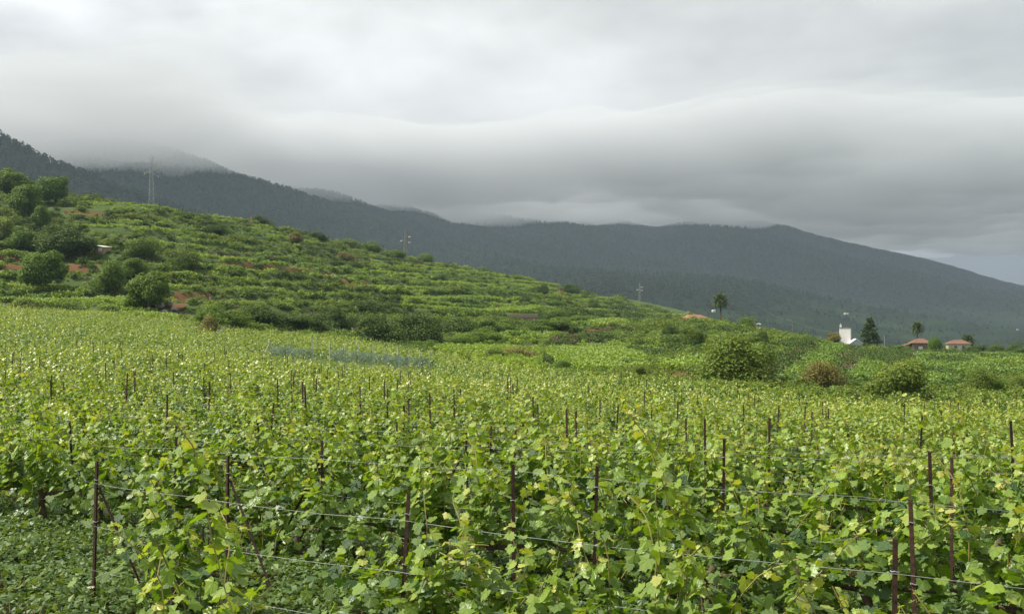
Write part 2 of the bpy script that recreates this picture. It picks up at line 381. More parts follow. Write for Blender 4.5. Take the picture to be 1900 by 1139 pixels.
def hit(u, v, ymin=20.0, ymax=1200.0):
    """first point of the ground along bearing u whose row is v or higher"""
    ys = np.concatenate([np.arange(ymin, 700, 0.5), np.arange(700, ymax, 3)]); xs = (u - 950) / F * ys
    vv = VH - gz(xs, ys) / ys * F
    k = np.argmax(vv <= v) if (vv <= v).any() else int(np.argmin(vv))
    return float(xs[k]), float(ys[k]), gz1(xs[k], ys[k])
VG = VH - ZG / YG * F
# bare soil: terrace risers, paths and turned earth
SOIL_POLY = [
 [(1075, 612), (1165, 603), (1170, 611), (1090, 620)], [(1195, 700), (1250, 668), (1268, 672), (1220, 704)],
 [(1225, 690), (1305, 688), (1300, 704), (1220, 702)], [(1400, 690), (1500, 645), (1510, 655), (1440, 695)],
 [(540, 492), (640, 514), (700, 530), (690, 536), (600, 518), (530, 500)], [(400, 484), (540, 498), (590, 506), (430, 496)],
 [(120, 388), (210, 396), (205, 404), (115, 396)], [(130, 488), (180, 492), (180, 508), (130, 504)], [(0, 470), (40, 478), (40, 512), (0, 508)],
 [(420, 612), (525, 615), (525, 624), (420, 622)], [(290, 540), (345, 550), (340, 578), (280, 575)], [(330, 545), (400, 550), (395, 562), (330, 556)],
 [(1030, 530), (1060, 545), (1050, 552), (1025, 545)], [(990, 622), (1060, 612), (1062, 620), (1000, 632)], [(1540, 665), (1580, 650), (1590, 670), (1560, 690)],
 [(1730, 672), (1780, 674), (1778, 682), (1730, 680)], [(900, 668), (1060, 630), (1065, 636), (930, 676)],
]
SOIL = smooth(0.60, 0.78, FR) * hill * 0.35 * smooth(0.4, 0.6, fbm(XG / 25, YG / 25, 3))
for poly in SOIL_POLY:
    SOIL = np.where(in_poly(UG, VG, poly) & (YG > 60), 1.0, SOIL)
SOIL = np.where(YG < 60, 0.25 + 0.3 * fbm(XG / 2.2, YG / 2.2, 4), SOIL)
nr, nc = ZG.shape
idg = np.arange(nr * nc).reshape(nr, nc)
quads = np.stack([idg[:-1, :-1].ravel(), idg[:-1, 1:].ravel(), idg[1:, 1:].ravel(), idg[1:, :-1].ravel()], 1)
me = np_mesh('ground', np.stack([XG.ravel(), YG.ravel(), ZG.ravel()], 1), [quads], (M['ground'],), {'soil': SOIL.ravel()}, True)
ground = tag(new_obj('ground', me), kind='structure')
# ground behind and beside the photographer, a little below the field sheet's rim
bm_ = MB(); 
ring = [(-12000, -12000), (12000, -12000), (12000, 1290), (2600, 1290), (1.02, 1.0), (-0.9, 1.0), (-1900, 1290), (-12000, 1290)]
def rim(x, y): return -3.0 if abs(x) < 5 and y < 5 else -70.0
v_ = [(-2, -9000, -2.9), (2, -9000, -2.9), (1.02, 1.0, -2.77), (-0.91, 1.0, -2.77), (12000, -9000, -80), (12000, 1300, -80), (1317, 1300, -66), (-12000, -9000, 200), (-12000, 1300, 200), (-1174, 1300, 99)]
bm_.add(v_, [(0, 1, 2, 3), (1, 4, 6, 2), (4, 5, 6), (0, 3, 9, 7), (7, 9, 8)])
surr = tag(bm_.build('terrain', M['ground']), kind='structure')

# ------------------------------------------------------------------ mountains
def mountain(name, crest, y_crest, y_foot, z_foot, power=1.5, spur=22, wl=420, seed=0, nrow=70, du=6, low=False):
    cu = np.array([c[0] for c in crest], float); cv = np.array([c[1] for c in crest], float)
    us = np.arange(cu[0], cu[-1] + 1, du)
    cvv = np.interp(us, cu, cv)
    kk = np.ones(9) / 9; cvv = np.convolve(np.pad(cvv, 4, 'edge'), kk, 'valid')
    yc = y_crest(us) if callable(y_crest) else np.full(len(us), float(y_crest))
    yf = y_foot(us) if callable(y_foot) else np.full(len(us), float(y_foot))
    zf = z_foot(us) if callable(z_foot) else np.full(len(us), float(z_foot))
    s = np.concatenate([np.linspace(0, 1, nrow), 1 + np.linspace(0.03, 0.5, 10)])
    S, U = np.meshgrid(s, us, indexing='ij')
    Y = yf[None] + (yc - yf)[None] * S
    X = (U - 950) / F * Y
    zc_ = zv(yc, cvv)
    prof = np.where(S <= 1, np.clip(S, 0, 1) ** power, 1 - (S - 1) * 1.2)
    Z = zf[None] + (zc_ - zf)[None] * prof
    env = np.sin(np.pi * np.clip(S, 0, 1)) ** 0.8
    rid = 1 - np.abs(2 * fbm((X + 0.45 * Y) / wl + seed, (Y * 0.25) / wl + seed, 4) - 1)
    Z = Z + env * spur * (rid - 0.75) * 2 + env * 14 * (fbm(X / 120 + seed, Y / 120, 3) - 0.5)
    Z = Z + (S > 0.97) * (fbm(X / 40 + seed, X * 0 + seed, 3) - 0.5) * 8
    r_, c_ = Z.shape; ig = np.arange(r_ * c_).reshape(r_, c_)
    q = np.stack([ig[:-1, :-1].ravel(), ig[:-1, 1:].ravel(), ig[1:, 1:].ravel(), ig[1:, :-1].ravel()], 1)
    V = VH - Z / Y * F
    lowa = smooth(520, 600, V) if low else np.zeros_like(V)
    me = np_mesh(name, np.stack([X.ravel(), Y.ravel(), Z.ravel()], 1), [q], (M['mountain'],), {'low': lowa.ravel()}, True)
    o = tag(new_obj(name, me), kind='structure')
    return (us, s, X, Y, Z)
MT = []
MT.append(mountain('mountain_near_ridge', [(-900, 60), (-300, 165), (-100, 222), (0, 256), (60, 287), (130, 318), (240, 362), (400, 415), (600, 480), (800, 540)], 1700, 1000, -60, 1.0, 12, 260, 3.0))
MT.append(mountain('mountain_main_ridge', [(-900, 190), (-200, 240), (0, 262), (90, 268), (200, 262), (300, 274), (380, 302), (450, 331), (520, 350), (590, 372), (650, 392), (720, 422), (800, 455), (900, 500), (1000, 535), (1150, 580), (1300, 620)], 2700, 1300, -70, 1.15, 45, 420, 8.0))
MT.append(mountain('mountain_middle_ridge', [(300, 380), (480, 362), (560, 353), (610, 356), (650, 370), (690, 386), (760, 410), (860, 455), (1000, 520), (1150, 590)], 3300, 1900, -70, 1.2, 24, 420, 5.0))
MT.append(mountain('mountain_back_ridge', [(450, 410), (640, 392), (700, 382), (740, 381), (790, 394), (850, 420), (960, 470), (1100, 540), (1200, 590)], 3800, 2300, -70, 1.2, 24, 420, 6.0))
MT.append(mountain('mountain_long_slope', [(400, 430), (700, 405), (800, 393), (900, 386), (1000, 394), (1060, 400), (1160, 413), (1210, 428), (1260, 416), (1330, 411), (1400, 411), (1450, 420), (1500, 437), (1600, 461), (1660, 472), (1750, 493), (1850, 524), (1900, 534), (2100, 585), (2400, 640), (2900, 660)],
    lambda u: 4600 - 0.0 * u, 1180, lambda u: gz((u - 950) / F * 1180, np.full(len(u), 1180.0)) - 8, 1.45, 90, 700, 2.0, 110, 6, True))

# ------------------------------------------------------------------ leaf building blocks
def basis(tip, nor):
    nor = nor / (np.linalg.norm(nor, axis=1, keepdims=True) + 1e-9)
    tip = tip - nor * (tip * nor).sum(1, keepdims=True)
    tip = tip / (np.linalg.norm(tip, axis=1, keepdims=True) + 1e-9)
    side_ = np.cross(tip, nor)
    return side_, tip, nor
# palmate, toothed grape leaf: stalk joint at the origin, tip along +Y
def grape_outline(k):
    r_ = np.random.default_rng(k)
    deg = [-158, -128, -100, -76, -52, -34, -18, 0, 18, 34, 52, 76, 100, 128, 158]
    rad = [0.44, 0.59, 0.50, 0.71, 0.54, 0.76, 0.68, 0.89, 0.68, 0.76, 0.54, 0.71, 0.50, 0.59, 0.44]
    v = [(0, 0.06, 0)]
    cup = r_.uniform(-0.10, 0.24)
    for d_, q in zip(deg, rad):
        q *= r_.uniform(0.9, 1.1); a_ = R(d_)
        x, y = q * math.sin(a_), 0.22 + q * math.cos(a_) * 0.92
        z = -cup * (x * x * 1.6 + (y - 0.2) ** 2 * 0.6) + r_.uniform(-0.05, 0.05)
        if abs(d_) in (52, 100): z -= 0.05
        v.append((x, y, z))
    f = [(0, i + 1, i) for i in range(1, 15)]
    return np.array(v), np.array(f)
GRAPE = [grape_outline(k) for k in range(4)]
QUADLEAF = (np.array([(0, 0, 0), (0.42, 0.45, -0.10), (0, 1, -0.12), (-0.42, 0.45, -0.10), (0, 0.5, 0.04)]), np.array([(0, 1, 4), (1, 2, 4), (2, 3, 4), (3, 0, 4)]))
HEXLEAF = (np.array([(0, 0, 0), (0.45, 0.12, -0.08), (0.5, 0.55, -0.1), (0, 1, -0.1), (-0.5, 0.55, -0.1), (-0.45, 0.12, -0.08)]), np.array([(0, 1, 2), (0, 2, 3), (0, 3, 4), (0, 4, 5)]))
DIALEAF = (np.array([(0, 0, 0), (0.4, 0.5, -0.08), (0, 1, 0), (-0.4, 0.5, -0.08)]), np.array([(0, 1, 2), (0, 2, 3)]))
def leaves_np(pos, tip, nor, size, tint, templ):
    s_, t_, n_ = basis(tip, nor)
    tv, tf = templ
    v = pos[:, None, :] + size[:, None, None] * (tv[None, :, 0:1] * s_[:, None] + tv[None, :, 1:2] * t_[:, None] + tv[None, :, 2:3] * n_[:, None])
    f = tf[None] + (np.arange(len(pos)) * len(tv))[:, None, None]
    return v.reshape(-1, 3), f.reshape(-1, 3), np.repeat(tint, len(tv))
def leaf_mesh(name, parts, mat):
    vs_, fs_, ts_ = [], [], []; n = 0
    for v, f, t_ in parts:
        vs_.append(v); fs_.append(f + n); ts_.append(t_); n += len(v)
    return np_mesh(name, np.concatenate(vs_), [np.concatenate(fs_)], (mat,), {'tint': np.concatenate(ts_)})
def unit(n, r_):
    a = r_.normal(size=(n, 3)); return a / np.linalg.norm(a, axis=1, keepdims=True)
def blob_leaves(r_, n, centres, radii, size, templ, flat=0.8, tbase=0.5, up=0.5, ztop=None, droop=0.0):
    """leaves on the outer shell of overlapping lobes"""
    k = r_.integers(0, len(centres), n)
    d = unit(n, r_); rad = np.asarray(radii)[k] * (0.55 + 0.5 * r_.random(n) ** 0.5)
    pos = np.asarray(centres)[k] + d * rad[:, None] * np.array([1, 1, flat])
    nor = d * 0.8 + np.array([0, 0, up]) + 0.55 * r_.normal(size=(n, 3))
    tip = unit(n, r_) + np.array([0, 0, -droop])
    sz = size * (0.6 + 0.8 * r_.random(n))
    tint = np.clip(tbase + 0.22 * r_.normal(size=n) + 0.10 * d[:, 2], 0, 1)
    return leaves_np(pos, tip, nor, sz, tint, templ)

# GN scatter of shared clumps for the uncountable masses
def scatter(name, coll_objs, pts, rot, scl, ids, label, cat=None, kind='stuff'):
    coll = bpy.data.collections.new(name + '_pieces')
    for i, o in enumerate(coll_objs):
        coll.objects.link(o)
    me = bpy.data.meshes.new(name); n = len(pts)
    me.vertices.add(n); me.vertices.foreach_set('co', np.asarray(pts, np.float32).ravel())
    a = me.attributes.new('rot', 'FLOAT_VECTOR', 'POINT'); a.data.foreach_set('vector', np.asarray(rot, np.float32).ravel())
    a = me.attributes.new('scl', 'FLOAT_VECTOR', 'POINT'); a.data.foreach_set('vector', np.asarray(scl, np.float32).ravel())
    a = me.attributes.new('pick', 'INT', 'POINT'); a.data.foreach_set('value', np.asarray(ids, np.int32))
    o = new_obj(name, me)
    g = bpy.data.node_groups.new(name + '_nodes', 'GeometryNodeTree')
    g.interface.new_socket('Geometry', in_out='INPUT', socket_type='NodeSocketGeometry')
    g.interface.new_socket('Geometry', in_out='OUTPUT', socket_type='NodeSocketGeometry')
    gi = g.nodes.new('NodeGroupInput'); go = g.nodes.new('NodeGroupOutput')
    ip = g.nodes.new('GeometryNodeInstanceOnPoints'); ci = g.nodes.new('GeometryNodeCollectionInfo')
    ci.inputs['Collection'].default_value = coll; ci.inputs['Separate Children'].default_value = True; ci.inputs['Reset Children'].default_value = True
    def na(nm, ty):
        q = g.nodes.new('GeometryNodeInputNamedAttribute'); q.data_type = ty; q.inputs['Name'].default_value = nm; return q.outputs[0]
    g.links.new(gi.outputs[0], ip.inputs['Points']); g.links.new(ci.outputs[0], ip.inputs['Instance'])
    ip.inputs['Pick Instance'].default_value = True
    g.links.new(na('pick', 'INT'), ip.inputs['Instance Index'])
    g.links.new(na('rot', 'FLOAT_VECTOR'), ip.inputs['Rotation']); g.links.new(na('scl', 'FLOAT_VECTOR'), ip.inputs['Scale'])
    g.links.new(ip.outputs[0], go.inputs[0])
    md = o.modifiers.new('scatter', 'NODES'); md.node_group = g
    return tag(o, label, cat, None, kind)
def piece(name, me): return bpy.data.objects.new(name, me)

# ------------------------------------------------------------------ pine forest on the mountains
pines = []
for k in range(4):
    r_ = np.random.default_rng(50 + k); n = 26
    h = r_.random(n); ang = r_.random(n) * 6.283
    rr = (1 - h) * 0.30 + 0.05
    pos = np.stack([rr * 0.45 * np.cos(ang), rr * 0.45 * np.sin(ang), 0.1 + 0.85 * h], 1)
    out = np.stack([np.cos(ang), np.sin(ang), 0.15 * r_.normal(size=n)], 1)
    nor = np.array([0, 0, 1.0]) + 0.9 * out + 0.3 * r_.normal(size=(n, 3))
    pines.append(piece('pine_piece_%d' % k, leaf_mesh('pine_piece', [leaves_np(pos, out + np.array([0, 0, -0.2]), nor, 0.34 - 0.16 * h, np.clip(0.5 + 0.25 * r_.normal(size=n), 0, 1), DIALEAF)], M['pine'])))
PP, PS = [], []
for (us, s, X, Y, Z), cnt in zip(MT, (9000, 24000, 9000, 7000, 70000)):
    r_, c_ = X.shape
    uu = rng.random(cnt) * (c_ - 2); ss = (rng.random(cnt) ** 0.7) * (np.searchsorted(s, 1.0) + 1.0)
    k2 = cnt // 6; ss[:k2] = np.searchsorted(s, 1.0) - 0.2 - 2.0 * rng.random(k2) ** 2       # the skyline
    i = np.clip(uu.astype(int), 0, c_ - 2); j = np.clip(ss.astype(int), 0, r_ - 2); a = uu - i; b = ss - j
    def bl(G): return (G[j, i] * (1 - a) + G[j, i + 1] * a) * (1 - b) + (G[j + 1, i] * (1 - a) + G[j + 1, i + 1] * a) * b
    x, y, z = bl(X), bl(Y), bl(Z)
    u_, v_ = img(x, y, z)
    keep = (u_ > -250) & (u_ < 2150) & (rng.random(cnt) > 0.8 * smooth(540, 620, v_) * (0.4 + 0.9 * fbm(x / 150, y / 150, 3)))
    hgt = (9 + 8 * rng.random(cnt)) * (1 - 0.5 * smooth(520, 610, v_))
    PP.append(np.stack([x, y, z - 0.5], 1)[keep]); PS.append(hgt[keep])
PP = np.concatenate(PP); PS = np.concatenate(PS); n = len(PP)
wid = PS * (0.8 + 0.6 * rng.random(n))
scatter('pine_forest', pines, PP, np.stack([np.zeros(n), np.zeros(n), rng.random(n) * 6.28], 1), np.stack([wid, wid, PS], 1), rng.integers(0, 4, n),
        'dark pine forest covering the cloud capped mountain slopes', 'forest')

# ------------------------------------------------------------------ hillside: terraced vines, brambles and scrub
def lobes(r_, n, rx, rz, z0, rad):
    c = []
    for i in range(n):
        d = unit(1, r_)[0]; q = r_.random() ** 0.5
        c.append((d[0] * rx * q, d[1] * rx * q, z0 + abs(d[2]) * rz * q))
    return np.array(c), np.array([rad * r_.uniform(0.55, 1.25) for _ in range(n)])
SHR, DRY, HV, DRK, OLV, HVM = [], [], [], [], [], []
for k in range(5):
    r_ = np.random.default_rng(100 + k)
    c, ra = lobes(r_, 6, 0.55, 0.5, 0.15, 0.42)
    SHR.append(piece('shrub_piece_%d' % k, leaf_mesh('shrub_piece', [blob_leaves(r_, 280, c, ra, 0.155, DIALEAF, 0.85)], M['shrub'])))
for k in range(3):
    r_ = np.random.default_rng(110 + k)
    c, ra = lobes(r_, 6, 0.55, 0.55, 0.15, 0.42)
    DRK.append(piece('tangle_piece_%d' % k, leaf_mesh('tangle_piece', [blob_leaves(r_, 280, c, ra, 0.15, DIALEAF, 0.9)], M['darkbush'])))
    OLV.append(piece('olive_piece_%d' % k, leaf_mesh('olive_piece', [blob_leaves(r_, 260, c, ra, 0.15, DIALEAF, 0.85)], M['olive'])))
for k in range(2):
    r_ = np.random.default_rng(120 + k)
    c, ra = lobes(r_, 5, 0.6, 0.3, 0.05, 0.35)
    DRY.append(piece('twig_piece_%d' % k, leaf_mesh('twig_piece', [blob_leaves(r_, 120, c, ra, 0.17, DIALEAF, 0.8)], M['dry'])))
for k in range(4):
    r_ = np.random.default_rng(130 + k); n = 80
    c = np.stack([r_.uniform(-0.65, 0.65, 7), r_.uniform(-0.28, 0.28, 7), r_.uniform(0.35, 0.85, 7)], 1); ra = np.full(7, 0.33)
    lv = blob_leaves(r_, n, c, ra, 0.26, DIALEAF, 0.9, 0.55); HVM.append(leaf_mesh('terrace_vine_piece', [lv], M['vine_cool']))
    HV.append(piece('terrace_vine_piece_%d' % k, leaf_mesh('terrace_vine_piece', [blob_leaves(r_, n, c, ra, 0.26, DIALEAF, 0.9, 0.55)], M['vine_hill'])))
S_POLY = [
 [(318, 548), (420, 500), (560, 512), (735, 552), (760, 575), (960, 580), (1010, 602), (830, 645), (650, 642), (450, 612), (330, 596)],
 [(560, 430), (700, 470), (820, 490), (700, 505), (560, 480), (430, 450)],
 [(1120, 605), (1260, 600), (1430, 612), (1420, 650), (1240, 660), (1130, 635)],
 [(0, 300), (140, 330), (230, 450), (330, 470), (300, 570), (130, 540), (0, 520)],
 [(1395, 610), (1500, 620), (1520, 636), (1420, 640)], [(1395, 700), (1490, 638), (1520, 652), (1440, 716)], [(1530, 716), (1578, 646), (1610, 666), (1568, 726)], [(1600, 658), (1705, 652), (1705, 676), (1612, 680)], [(1000, 628), (1160, 606), (1180, 614), (1010, 642)], [(1800, 662), (1910, 668), (1910, 690), (1830, 700)], [(1560, 640), (1640, 645), (1640, 660), (1560, 655)], [(1640, 640), (1760, 650), (1760, 660), (1640, 660)],
]
V_POLY = [
 [(735, 545), (860, 542), (1010, 574), (940, 586), (745, 574)], [(800, 665), (900, 634), (1140, 592), (1165, 600), (1000, 632), (860, 672)],
 [(1010, 655), (1120, 636), (1225, 655), (1195, 690), (1050, 694)], [(1225, 672), (1310, 668), (1310, 688), (1230, 692)],
 [(1435, 660), (1560, 636), (1610, 662), (1480, 724), (1425, 708)], [(1560, 680), (1640, 660), (1640, 712), (1560, 716)],
 [(1700, 664), (1800, 668), (1860, 690), (1750, 722), (1700, 705)], [(400, 476), (560, 484), (590, 500), (400, 490)], [(380, 588), (520, 612), (380, 612)],
 [(0, 512), (160, 545), (330, 590), (0, 560)],
]
STRIP_V = [[(120, 377), (330, 384), (460, 404), (460, 411), (330, 393), (120, 387)], [(160, 421), (430, 429), (600, 448), (600, 455), (430, 438), (160, 431)], [(250, 445), (420, 452), (420, 459), (250, 453)],
 [(363, 471), (560, 493), (600, 500), (600, 507), (560, 503), (363, 483)], [(320, 505), (440, 504), (440, 513), (320, 515)], [(690, 486), (900, 512), (1040, 540), (1040, 548), (900, 521), (690, 494)], [(700, 506), (860, 524), (980, 548), (980, 556), (860, 533), (700, 515)]]
STRIP_S = [[(150, 394), (330, 400), (470, 416), (470, 425), (330, 416), (150, 412)], [(160, 432), (430, 440), (600, 458), (600, 470), (430, 448), (160, 442)], [(690, 495), (900, 522), (1020, 548), (1020, 553), (900, 527), (690, 503)]]
BANKS = (([(1390, 700), (1490, 634), (1526, 648), (1440, 722)], 0.2), ([(1526, 712), (1572, 640), (1612, 660), (1572, 728)], 0.2), ([(1600, 654), (1705, 650), (1705, 674), (1612, 682)], 0.5), ([(1720, 668), (1800, 671), (1800, 682), (1720, 680)], 0.5), ([(1010, 640), (1150, 608), (1165, 613), (1030, 648)], 0.3), ([(1440, 640), (1540, 628), (1545, 634), (1445, 648)], 0.8), ([(1690, 690), (1790, 706), (1786, 714), (1690, 700)], 0.8), ([(1170, 650), (1230, 662), (1225, 670), (1165, 658)], 0.8))
def field_far(u):  # depth at which the staked field ends, by bearing
    return np.interp(u, [-700, -250, 0, 150, 280, 370, 420, 480, 560, 700, 820, 950, 1150, 1300, 1450, 1600, 1780, 2100, 2800], [196, 196, 196, 190, 184, 182, 163, 163, 166, 160, 138, 112, 92, 80, 74, 70, 70, 70, 70])
# candidates for scrub
def cand(n, ymin, ymax, umin=-260, umax=2160, p=1.35):
    # uniform over ground area near, thinning with distance
    y = (ymin ** (2 - p) + rng.random(n) * (ymax ** (2 - p) - ymin ** (2 - p))) ** (1 / (2 - p))
    u = umin + rng.random(n) * (umax - umin); return u, y
def facing(x, y):   # slope seen from the camera, to drop what lies over the brow
    z = gz(x, y); z2 = gz(x * (y + 6) / y, y + 6)
    return z2 / (y + 6) - z / y
def classify(u, y):
    x = (u - 950) / F * y; z = gz(x, y); v = VH - z / y * F
    zb = grid_interp(ZB, x, y)
    _, fr, band = terr(zb, x, y)
    cell = np.floor(x / 95 + 0.37 * band)
    h = np.sin(band * 12.9898 + cell * 78.233) * 43758.5453; h = h - np.floor(h)
    cls = np.where((h > 0.28) & (fr < 0.66), 1, 0)            # 1 vines, 0 scrub
    cls = np.where((u > 1000) & (y < 270) & (h < 0.6), 0, cls)
    cls = np.where((u > 690) & (u < 1120) & (v < 560) & (fr < 0.66) & (h > 0.15), 1, cls)
    for pl in S_POLY: cls = np.where(in_poly(u, v, pl), 0, cls)
    for pl in V_POLY: cls = np.where(in_poly(u, v, pl), 1, cls)
    for pl in STRIP_S: cls = np.where(in_poly(u, v, pl), 0, cls)
    for pl in STRIP_V: cls = np.where(in_poly(u, v, pl), 1, cls)
    for pl, _ in BANKS: cls = np.where(in_poly(u, v, pl), 2, cls)
    soil = np.zeros(len(u), bool)
    for pl in SOIL_POLY: soil |= in_poly(u, v, pl)
    return x, z, v, cls, soil, fr
u, y = cand(95000, 66, 660)
x, z, v, cls, soil, fr = classify(u, y)
k = (cls == 0) & ~(soil & (rng.random(len(u)) < 0.62)) & ~((u > 1490) & (u < 1830) & (y > 284) & (y < 330)) & (y > field_far(u) + 2) & (facing(x, y) > -0.0015) & (rng.random(len(u)) < 0.35 + 0.65 * smooth(110, 260, y))
u, y, x, z, v, fr = u[k], y[k], x[k], z[k], v[k], fr[k]; n = len(u)
big = fbm(x / 14, y / 14, 3)
s = (0.55 + 1.5 * rng.random(n) ** 2 + 1.2 * smooth(0.52, 0.75, big)) * (0.75 + 0.35 * smooth(150, 400, y))
s = s * (1 + 0.55 * smooth(0.55, 0.72, fr) * (rng.random(n) < 0.5))
s = np.minimum(s, 0.45 + y / 130)
dry = rng.random(n) < 0.02 + 0.06 * smooth(0.55, 0.7, fbm(x / 22 + 40, y / 22, 3))
# pieces are picked in name order: olive 0-2, shrub 3-7, tangle 8-10, twig 11-12
pa = fbm(x / 16 + 9, y / 26 + 3, 3) + 0.10 * rng.normal(size=n); pb = fbm(x / 20 - 30, y / 30, 3) + 0.08 * rng.normal(size=n)
ids = np.where(pa > 0.655 - 0.11 * smooth(0.55, 0.72, fr), 8 + rng.integers(0, 3, n), np.where(pb > 0.56 - 0.06 * (u > 1100), rng.integers(0, 3, n), 3 + rng.integers(0, 5, n)))
ids = np.where(dry, 11 + rng.integers(0, 2, n), ids)
bank = np.zeros(n, bool)
for pl in ([(380, 458), (560, 478), (560, 492), (390, 474)], [(1398, 700), (1490, 640), (1518, 654), (1440, 714)], [(1535, 714), (1580, 648), (1606, 668), (1566, 724)], [(1150, 606), (1060, 618), (1010, 632), (1015, 640), (1080, 628), (1160, 612)], [(1720, 668), (1790, 672), (1790, 684), (1720, 682)], [(640, 478), (700, 486), (690, 496), (640, 490)], [(1640, 664), (1700, 668), (1690, 690), (1650, 690)]):
    bank |= in_poly(u, v, pl)
ids = np.where(bank & (rng.random(n) < 0.9), 11 + rng.integers(0, 2, n), ids); s = np.where(bank, np.clip(s * 1.3, 1.0, 1.8), s)
# dry grass banks and dark hedges that part the plots on the right hand slope
for pl, dk in BANKS:
    uq = rng.uniform(min(q[0] for q in pl), max(q[0] for q in pl), 16000); yq = rng.uniform(76, 300, 16000); xq = (uq - 950) / F * yq; zq = gz(xq, yq)
    kq = in_poly(uq, VH - zq / yq * F, pl) & (yq > field_far(uq) + 3); kq = np.nonzero(kq)[0][:700]; m_ = len(kq)
    if not m_: continue
    x = np.concatenate([x, xq[kq]]); y = np.concatenate([y, yq[kq]]); z = np.concatenate([z, zq[kq]]); s = np.concatenate([s, 0.9 + 0.9 * rng.random(m_)])
    ids = np.concatenate([ids, np.where(rng.random(m_) < dk, 8 + rng.integers(0, 3, m_), 11 + rng.integers(0, 2, m_))])
n = len(x)
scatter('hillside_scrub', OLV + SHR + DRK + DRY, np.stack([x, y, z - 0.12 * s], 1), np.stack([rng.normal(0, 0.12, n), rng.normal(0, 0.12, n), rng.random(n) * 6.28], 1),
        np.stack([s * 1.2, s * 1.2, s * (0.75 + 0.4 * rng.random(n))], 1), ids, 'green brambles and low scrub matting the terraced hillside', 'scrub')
# terrace vines in contour rows
def contour_rows():
    P, A = [], []
    # rows are level lines: walk a fine raster and keep points close to a row line of the height field
    u, y = cand(420000, 68, 660, p=1.3)
    x, z, v, cls, soil, fr = classify(u, y)
    k = (cls == 1) & ~(soil & (rng.random(len(u)) < 0.8)) & ~((u > 1490) & (u < 1830) & (y > 284) & (y < 330)) & (y > field_far(u) + 2) & (facing(x, y) > -0.0015)
    u, y, x, z, v = u[k], y[k], x[k], z[k], v[k]
    zb = lambda a, b: grid_interp(ZB, a, b)
    e = 4.0
    gxx = (zb(x + e, y) - zb(x - e, y)) / (2 * e); gyy = (zb(x, y + e) - zb(x, y - e)) / (2 * e)
    ang = np.arctan2(gyy, gxx)
    ca = np.round(ang / 0.35) * 0.35
    ca = np.where(u > 1080, math.pi / 2 + 0.18, ca)
    d = x * np.cos(ca) + y * np.sin(ca)
    sp = np.where(y > 210, 3.7, 2.5)
    ph = d / sp - np.floor(d / sp)
    k = np.abs(ph - 0.5) < 0.13
    return x[k], y[k], gz(x[k], y[k]), ca[k] + math.pi / 2, u[k]
x, y, z, a, u = contour_rows()
# thin to one clump per 0.8 m cell
key = np.round(x / 0.85).astype(np.int64) * 100003 + np.round(y / 0.85).astype(np.int64)
_, f = np.unique(key, return_index=True); x, y, z, a, u = x[f], y[f], z[f], a[f], u[f]; n = len(x)
HVC = [piece('terrace_zvine_piece_%d' % k, HVm) for k, HVm in enumerate(HVM)]
ids = rng.integers(0, 4, n) + np.where((u > 1360) | (fbm(x / 40 + 11, y / 40, 2) > 0.58), 4, 0)
s = (0.95 + 0.35 * rng.random(n)) * np.where(y > 210, 1.2, 1.0)
scatter('terrace_vines', HV + HVC, np.stack([x, y, z - 0.05], 1), np.stack([np.zeros(n), np.zeros(n), a + rng.normal(0, 0.15, n)], 1), np.stack([s, s * 1.1, s], 1),
        ids, 'bright green vine rows on the hillside terraces', 'vines')

# ------------------------------------------------------------------ trees and bushes that stand out
def crown_mesh(name, seed, n, shape, mat, leaf, templ=DIALEAF):
    r_ = np.random.default_rng(seed)
    if shape == 'round':
        c, ra = lobes(r_, 18, 0.36, 0.52, 0.24, 0.23); fl = 0.9
    elif shape == 'tall':
        c, ra = lobes(r_, 18, 0.32, 0.62, 0.18, 0.20); fl = 1.0
    elif shape == 'dome':
        c, ra = lobes(r_, 20, 0.42, 0.62, 0.08, 0.26); fl = 0.9
    elif shape == 'low':
        c, ra = lobes(r_, 18, 0.52, 0.5, 0.08, 0.28); fl = 0.8
    c[:, 2] = np.minimum(c[:, 2], 0.86)
    return leaf_mesh(name, [blob_leaves(r_, n, c, ra, leaf, templ, fl, 0.5, 0.45)], M[mat])
def trunk_mesh(seed, thick=0.035, multi=False):
    r_ = random.Random(seed); mb = MB()
    if multi:
        for i in range(5):
            a = r_.uniform(0, 6.28); q = r_.uniform(0.15, 0.34)
            mb.tube([(0.03 * math.cos(a), 0.03 * math.sin(a), -0.06), (q * 0.4 * math.cos(a), q * 0.4 * math.sin(a), 0.2), (q * math.cos(a), q * math.sin(a), 0.55)], [thick * 0.7, thick * 0.5, thick * 0.15], 5)
        return mb.mesh('trunk', M['wood'], True)
    mb.tube([(0, 0, -0.08), (0.01, 0, 0.12), (-0.01, 0.01, 0.30), (0, 0, 0.55), (0.01, 0, 0.75)], [thick * 1.3, thick, thick * 0.85, thick * 0.5, thick * 0.2], 7)
    for i in range(6):
        a = i * 1.05 + r_.uniform(-0.3, 0.3); z0 = r_.uniform(0.22, 0.42); q = r_.uniform(0.18, 0.3)
        mb.tube([(0, 0, z0), (q * 0.5 * math.cos(a), q * 0.5 * math.sin(a), z0 + 0.14), (q * math.cos(a), q * math.sin(a), z0 + 0.30)], [thick * 0.55, thick * 0.4, thick * 0.12], 5)
    return mb.mesh('trunk', M['wood'], True)
CR = {}
def crown(shape, mat, var):
    k = (shape, mat, var)
    if k not in CR:
        CR[k] = (crown_mesh('crown', hash((len(CR), 5)) % 99991, 15000 if shape == 'dome' else 11000, shape, mat, 0.034 if shape == 'dome' else 0.040), trunk_mesh(len(CR), 0.03, shape in ('dome', 'low')))
    return CR[k]
